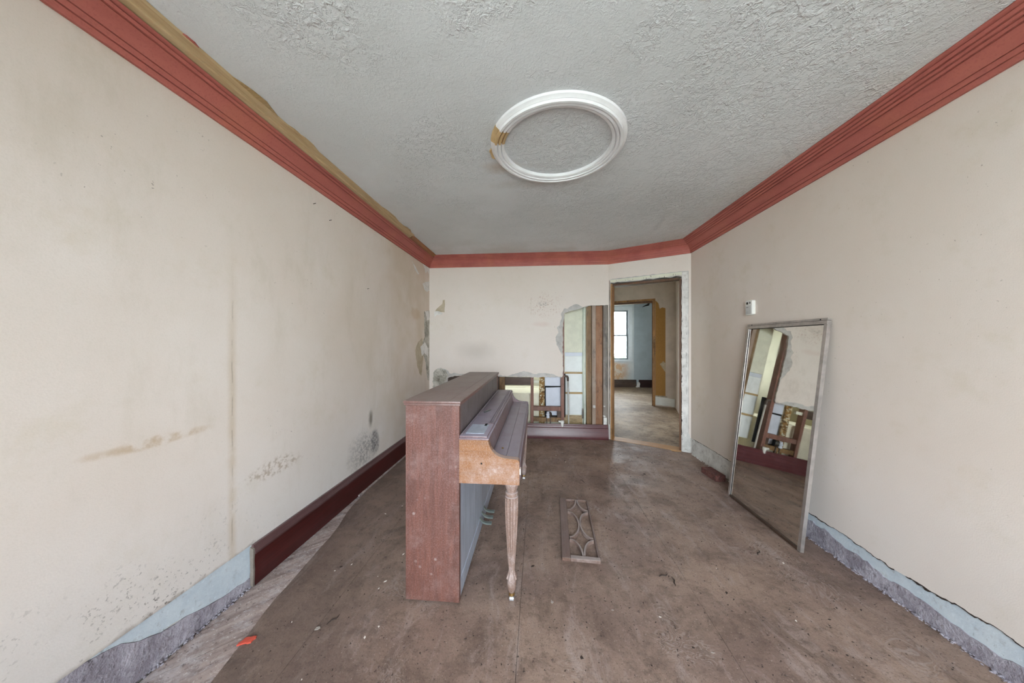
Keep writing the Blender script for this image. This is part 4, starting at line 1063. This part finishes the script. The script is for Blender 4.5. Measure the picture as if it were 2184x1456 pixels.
# ---- bathroom things behind the torn wall
tb = Thing('bathtub', (-0.35, 4.75, 0.0), 'cream enamel bathtub seen through the broken wall', 'bathtub')
bm = NEW()
bx(bm, -1.05, 0.36, 4.372, 4.40, 0.0, 0.555, 0.006)
tb.part('apron', bm, 'tub_enamel')
def rr_rect(x0, x1, y0, y1, r, z, n=6):
    out = []
    for cx, cy, a in ((x1-r, y1-r, 0), (x0+r, y1-r, 90), (x0+r, y0+r, 180), (x1-r, y0+r, 270)):
        for k in range(n+1):
            t = math.radians(a+90*k/n); out.append((cx+r*math.cos(t), cy+r*math.sin(t), z))
    return out
bm = NEW()
loops = [rr_rect(-1.05, 0.36, 4.36, 5.10, 0.04, 0.556), rr_rect(-1.05, 0.36, 4.36, 5.10, 0.04, 0.575), rr_rect(-0.97, 0.28, 4.44, 5.03, 0.16, 0.575), rr_rect(-0.94, 0.24, 4.47, 5.0, 0.17, 0.52), rr_rect(-0.85, 0.15, 4.52, 4.95, 0.17, 0.20), rr_rect(-0.80, 0.10, 4.56, 4.91, 0.15, 0.17)]
vl = [[bm.verts.new(p) for p in lp_] for lp_ in loops]
for a, c_ in zip(vl[:-1], vl[1:]):
    for k in range(len(a)):
        bm.faces.new((a[k], a[(k+1) % len(a)], c_[(k+1) % len(a)], c_[k]))
bm.faces.new(vl[-1]); bm.faces.new(vl[0][::-1]); bmesh.ops.recalc_face_normals(bm, faces=bm.faces[:])
tb.part('basin', bm, 'tub_enamel', smooth=True)
tb.part('end_panel', bx(NEW(), 0.33, 0.36, 4.402, 5.09, 0.0, 0.555), 'tub_enamel')
tb.part('end_panel', bx(NEW(), -1.05, -1.02, 4.402, 5.09, 0.0, 0.555), 'tub_enamel')

vp = struct('wall_closet', bx(NEW(), 0.375, 0.69, 4.462, 4.475, 0.25, 2.49), 'panel_cream', 'white boarded back of the closet wall in the hole', 'wall')
for z0_, z1_, m_, yy in ((0.26, 0.558, 'panel_white', 4.452), (0.586, 0.848, 'panel_white', 4.452), (0.876, 1.10, 'panel_white', 4.454), (1.102, 1.155, 'panel_bluewhite', 4.457), (1.158, 2.45, 'panel_cream', 4.438)):
    link('wall_panel', bx(NEW(), 0.392, 0.645, yy, 4.4615, z0_, z1_, 0.0015), m_, vp)
link('lath', bx(NEW(), 0.392, 0.648, 4.438, 4.4615, 0.559, 0.585, 0.002), 'lath_tan', vp)
link('lath', bx(NEW(), 0.392, 0.648, 4.438, 4.4615, 0.849, 0.875, 0.002), 'lath_tan', vp)
link('casing', bx(NEW(), 0.650, 0.672, 4.33, 4.4615, 0.12, 2.45, 0.002), 'casing_green', vp)
link('casing', bx(NEW(), 0.640, 0.6495, 4.405, 4.437, 0.10, 2.45, 0.001), 'casing_green', vp)
link('end_cap', bx(NEW(), 0.630, 0.6495, 4.395, 4.404, 0.22, 0.36, 0.001), 'stud_grey', vp)
ap = struct('wall_access', bx(NEW(), 0.100, 0.392, 4.358, 4.364, 0.24, 0.86), 'black_void', 'dark backing board behind the blue white panels', 'board')
link('access_panel', bx(NEW(), 0.104, 0.330, 4.348, 4.3575, 0.685, 0.855, 0.001), 'panel_bluewhite', ap)
bm = prism(NEW(), [(0.118, 0.352), (0.335, 0.352), (0.335, 0.668), (0.116, 0.660)], XZ, 4.345, 4.3575)
link('access_panel', bm, 'panel_bluewhite', ap)
link('access_panel', bx(NEW(), 0.15, 0.30, 4.348, 4.3575, 0.27, 0.345), 'panel_bluewhite', ap)

sv = Thing('shower_valve', (0.142, 4.25, 0.20), 'chrome tub valve body between the wall blocks', 'valve')
sv.part('body', lathe(NEW(), [(0.0, 0.258), (0.022, 0.264), (0.024, 0.28), (0.018, 0.292), (0.026, 0.305), (0.026, 0.318), (0.017, 0.328), (0.020, 0.345), (0.012, 0.352), (0.0, 0.353)], 0.142, 4.215, 20), 'panel_bluewhite', smooth=True)  # blue white shine of the chrome put into a plain body colour
bm = tube(NEW(), [(0.150, 4.214, 0.31), (0.168, 4.245, 0.31)], [0.028, 0.034], 16); sv.part('escutcheon', bm, 'pewter', smooth=True)
for px_ in (0.128, 0.176):
    sv.part('supply_pipe', tube(NEW(), [(px_, 4.232, 0.27), (px_, 4.232, 0.10), (px_+0.004, 4.232, 0.0)], 0.0065, 10), 'pipe_elbow', smooth=True)
wp = Thing('water_pipe', (0.425, 4.25, 0.0), 'pale iron pipe with a dark elbow standing in the broken wall', 'pipe')
pth = [(0.415, 4.24, 0.80), (0.421, 4.24, 0.5), (0.426, 4.24, 0.18), (0.428, 4.24, 0.0)]
wp.part('riser', tube(NEW(), pth, 0.0115, 12), 'pipe_iron', smooth=True)
wp.part('elbow', tube(NEW(), [(0.345, 4.24, 0.838), (0.385, 4.24, 0.838), (0.405, 4.24, 0.832), (0.414, 4.24, 0.815), (0.4153, 4.24, 0.77)], [0.011, 0.013, 0.016, 0.016, 0.0145], 12), 'pipe_elbow', smooth=True)
pf = Thing('pipe_fitting', (0.325, 4.215, 0.0), 'white plastic pipe fitting at the foot of the red brown stud', 'fitting')
bm = NEW(); lathe(bm, [(0.020, 0.0), (0.020, 0.20), (0.026, 0.202), (0.026, 0.235), (0.019, 0.237)], 0.335, 4.198, 16); pf.part('socket', bm, 'plastic_white', smooth=True)
pf.part('branch', tube(NEW(), [(0.315, 4.198, 0.218), (0.285, 4.198, 0.225)], 0.013, 12), 'plastic_white', smooth=True)

# ---- outside the back room window: bars and a hedge
wg = Thing('window_bars', (2.2, 9.42, 0.6), 'white vertical bars outside the back room window', 'window bars')
for k in range(9):
    wg.part('bar', tube(NEW(), [(1.70+k*0.12, 9.42, 0.62), (1.70+k*0.12, 9.42, 1.52)], 0.007, 8), 'sash_paint', smooth=True)
wg.part('rail', tube(NEW(), [(1.60, 9.42, 0.64), (2.80, 9.42, 0.64)], 0.012, 8), 'sash_paint', smooth=True)
wg.part('rail', tube(NEW(), [(1.60, 9.42, 1.50), (2.80, 9.42, 1.50)], 0.012, 8), 'sash_paint', smooth=True)
for xx in (1.60, 2.80):
    wg.part('bracket', bx(NEW(), xx-0.012, xx+0.012, 9.272, 9.41, 0.63, 0.65), 'sash_paint')
bm = NEW()
rr = random.Random(77)
for k in range(150):
    r_ = bmesh.ops.create_icosphere(bm, subdivisions=1, radius=rr.uniform(0.12, 0.28))
    c_ = Vector((rr.uniform(0.5, 7.5), rr.uniform(13.0, 13.8), rr.uniform(-0.5, 0.75)))
    for v in r_['verts']: v.co = v.co*rr.uniform(0.8, 1.2)+c_
tag(link('hedge', bm, 'hedge_leaf', None, (4.0, 13.4, -0.55)), 'green hedge outside the back room window', 'hedge')

# ---- debris on the floor
def chip_mesh(name, mat, seed, r):
    rr = random.Random(seed); bm = NEW()
    n = rr.randint(4, 6)
    pts = [(r*rr.uniform(.5, 1.2)*math.cos(2*math.pi*k/n), r*rr.uniform(.3, .8)*math.sin(2*math.pi*k/n)) for k in range(n)]
    prism(bm, pts, lambda u, v, d: (u, v, d), 0.0, r*0.22)
    me = bpy.data.meshes.new(name); bm.to_mesh(me); bm.free(); me.materials.append(M[mat]); return me
kinds = [('plaster_chip', 'chip_white', 'small white plaster chip on the floor', 'plaster chip', 'white plaster chips on the floor', 26, 0.008),
         ('paint_flake', 'chip_grey', 'small grey paint flake on the floor', 'paint flake', 'grey paint flakes on the floor', 20, 0.011),
         ('wood_scrap', 'chip_dark', 'small dark wood scrap on the floor', 'wood scrap', 'dark wood scraps on the floor', 34, 0.010)]
for nm, mt_, lb, ct, grp, cnt, r_ in kinds:
    meshes = [chip_mesh(nm, mt_, s, r_) for s in range(5)]
    k = 0
    while k < cnt:
        x, y = R.uniform(-1.15, 1.7), R.uniform(0.95, 3.7)
        if -0.72 < x < -0.05 and 1.4 < y < 3.0: continue
        if 0.12 < x < 0.44 and 1.75 < y < 2.6: continue
        if x > 1.5 and y > 1.9: continue
        if nm == 'plaster_chip' and k < 14: x, y = R.uniform(-1.2, -0.72), R.uniform(1.1, 2.6)
        o = bpy.data.objects.new(nm, R.choice(meshes)); COL.objects.link(o)
        o.location = (x, y, 0.0); o.rotation_euler = (0, 0, R.uniform(0, 6.28)); s = R.uniform(0.5, 1.3); o.scale = (s, s, s)
        wh_ = 'between the piano and the red brown baseboard' if x < -0.72 else ('in front of the piano' if x < 0.0 else 'between the piano and the mirror wall')
        tag(o, lb + ' ' + wh_, ct, grp); k += 1
sr = NEW(); prism(sr, jag([(-0.030, -0.012), (0.02, -0.018), (0.034, 0.006), (-0.01, 0.016)], 0.004, 0.012, None, 5), lambda u, v, d: (u, v, d), 0.0, 0.006)
me = bpy.data.meshes.new('red_scrap'); sr.to_mesh(me); sr.free(); me.materials.append(M['scrap_red'])
o = bpy.data.objects.new('red_scrap', me); COL.objects.link(o); o.location = (-1.262, 1.225, 0.0); o.rotation_euler = (0, 0, 0.5)
tag(o, 'small red scrap at the edge of the hardboard beside bare planks', 'scrap')
# twigs and scraps beside the seam
for k, (x, y, a_) in enumerate([(0.70, 1.76, 0.3), (0.74, 1.72, 1.4), (1.36, 2.0, 0.8), (0.42, 2.9, 2.0), (-0.95, 1.35, 1.0)]):
    bm = tube(NEW(), [(-0.03, 0, 0.004), (-0.008, 0.004, 0.006), (0.012, -0.003, 0.004), (0.03, 0.008, 0.004)], [0.0015, 0.003, 0.0025, 0.001], 6)
    o = link('twig', bm, 'chip_dark'); o.location = (x, y, 0.0); o.rotation_euler = (0, 0, a_)
    tag(o, 'short dark twig on the floor ' + ('beside the long seam', 'beside the long seam', 'before the leaning mirror', 'behind the fretwork panel', 'beside the piano end panel')[k], 'twig', 'twigs on the floor')
bm = NEW(); rr = random.Random(99)
for k in range(2600):
    x, y = rr.uniform(-1.2, 1.78), rr.uniform(0.75, 4.0)
    if y > 4.17-0.52*max(0, x-0.9)-0.05: continue
    if 0.13 < x < 0.44 and 1.78 < y < 2.58: continue
    if x > 1.58 and 1.98 < y < 2.78: continue
    s = rr.uniform(0.0012, 0.0042); a_ = rr.uniform(0, 6.28); e = rr.uniform(1, 3.2)
    q = [bm.verts.new((x+s*e*math.cos(a_), y+s*e*math.sin(a_), 0.0002)), bm.verts.new((x+s*math.cos(a_+2.1), y+s*math.sin(a_+2.1), 0.0002)), bm.verts.new((x+s*math.cos(a_+4.2), y+s*math.sin(a_+4.2), 0.0002)), bm.verts.new((x, y, s*0.8))]
    for f in ((0, 1, 3), (1, 2, 3), (2, 0, 3)): bm.faces.new([q[i] for i in f])
tag(link('floor_grit', bm, 'grit'), 'fine dark grit scattered over the hardboard floor', 'grit', kind='stuff')
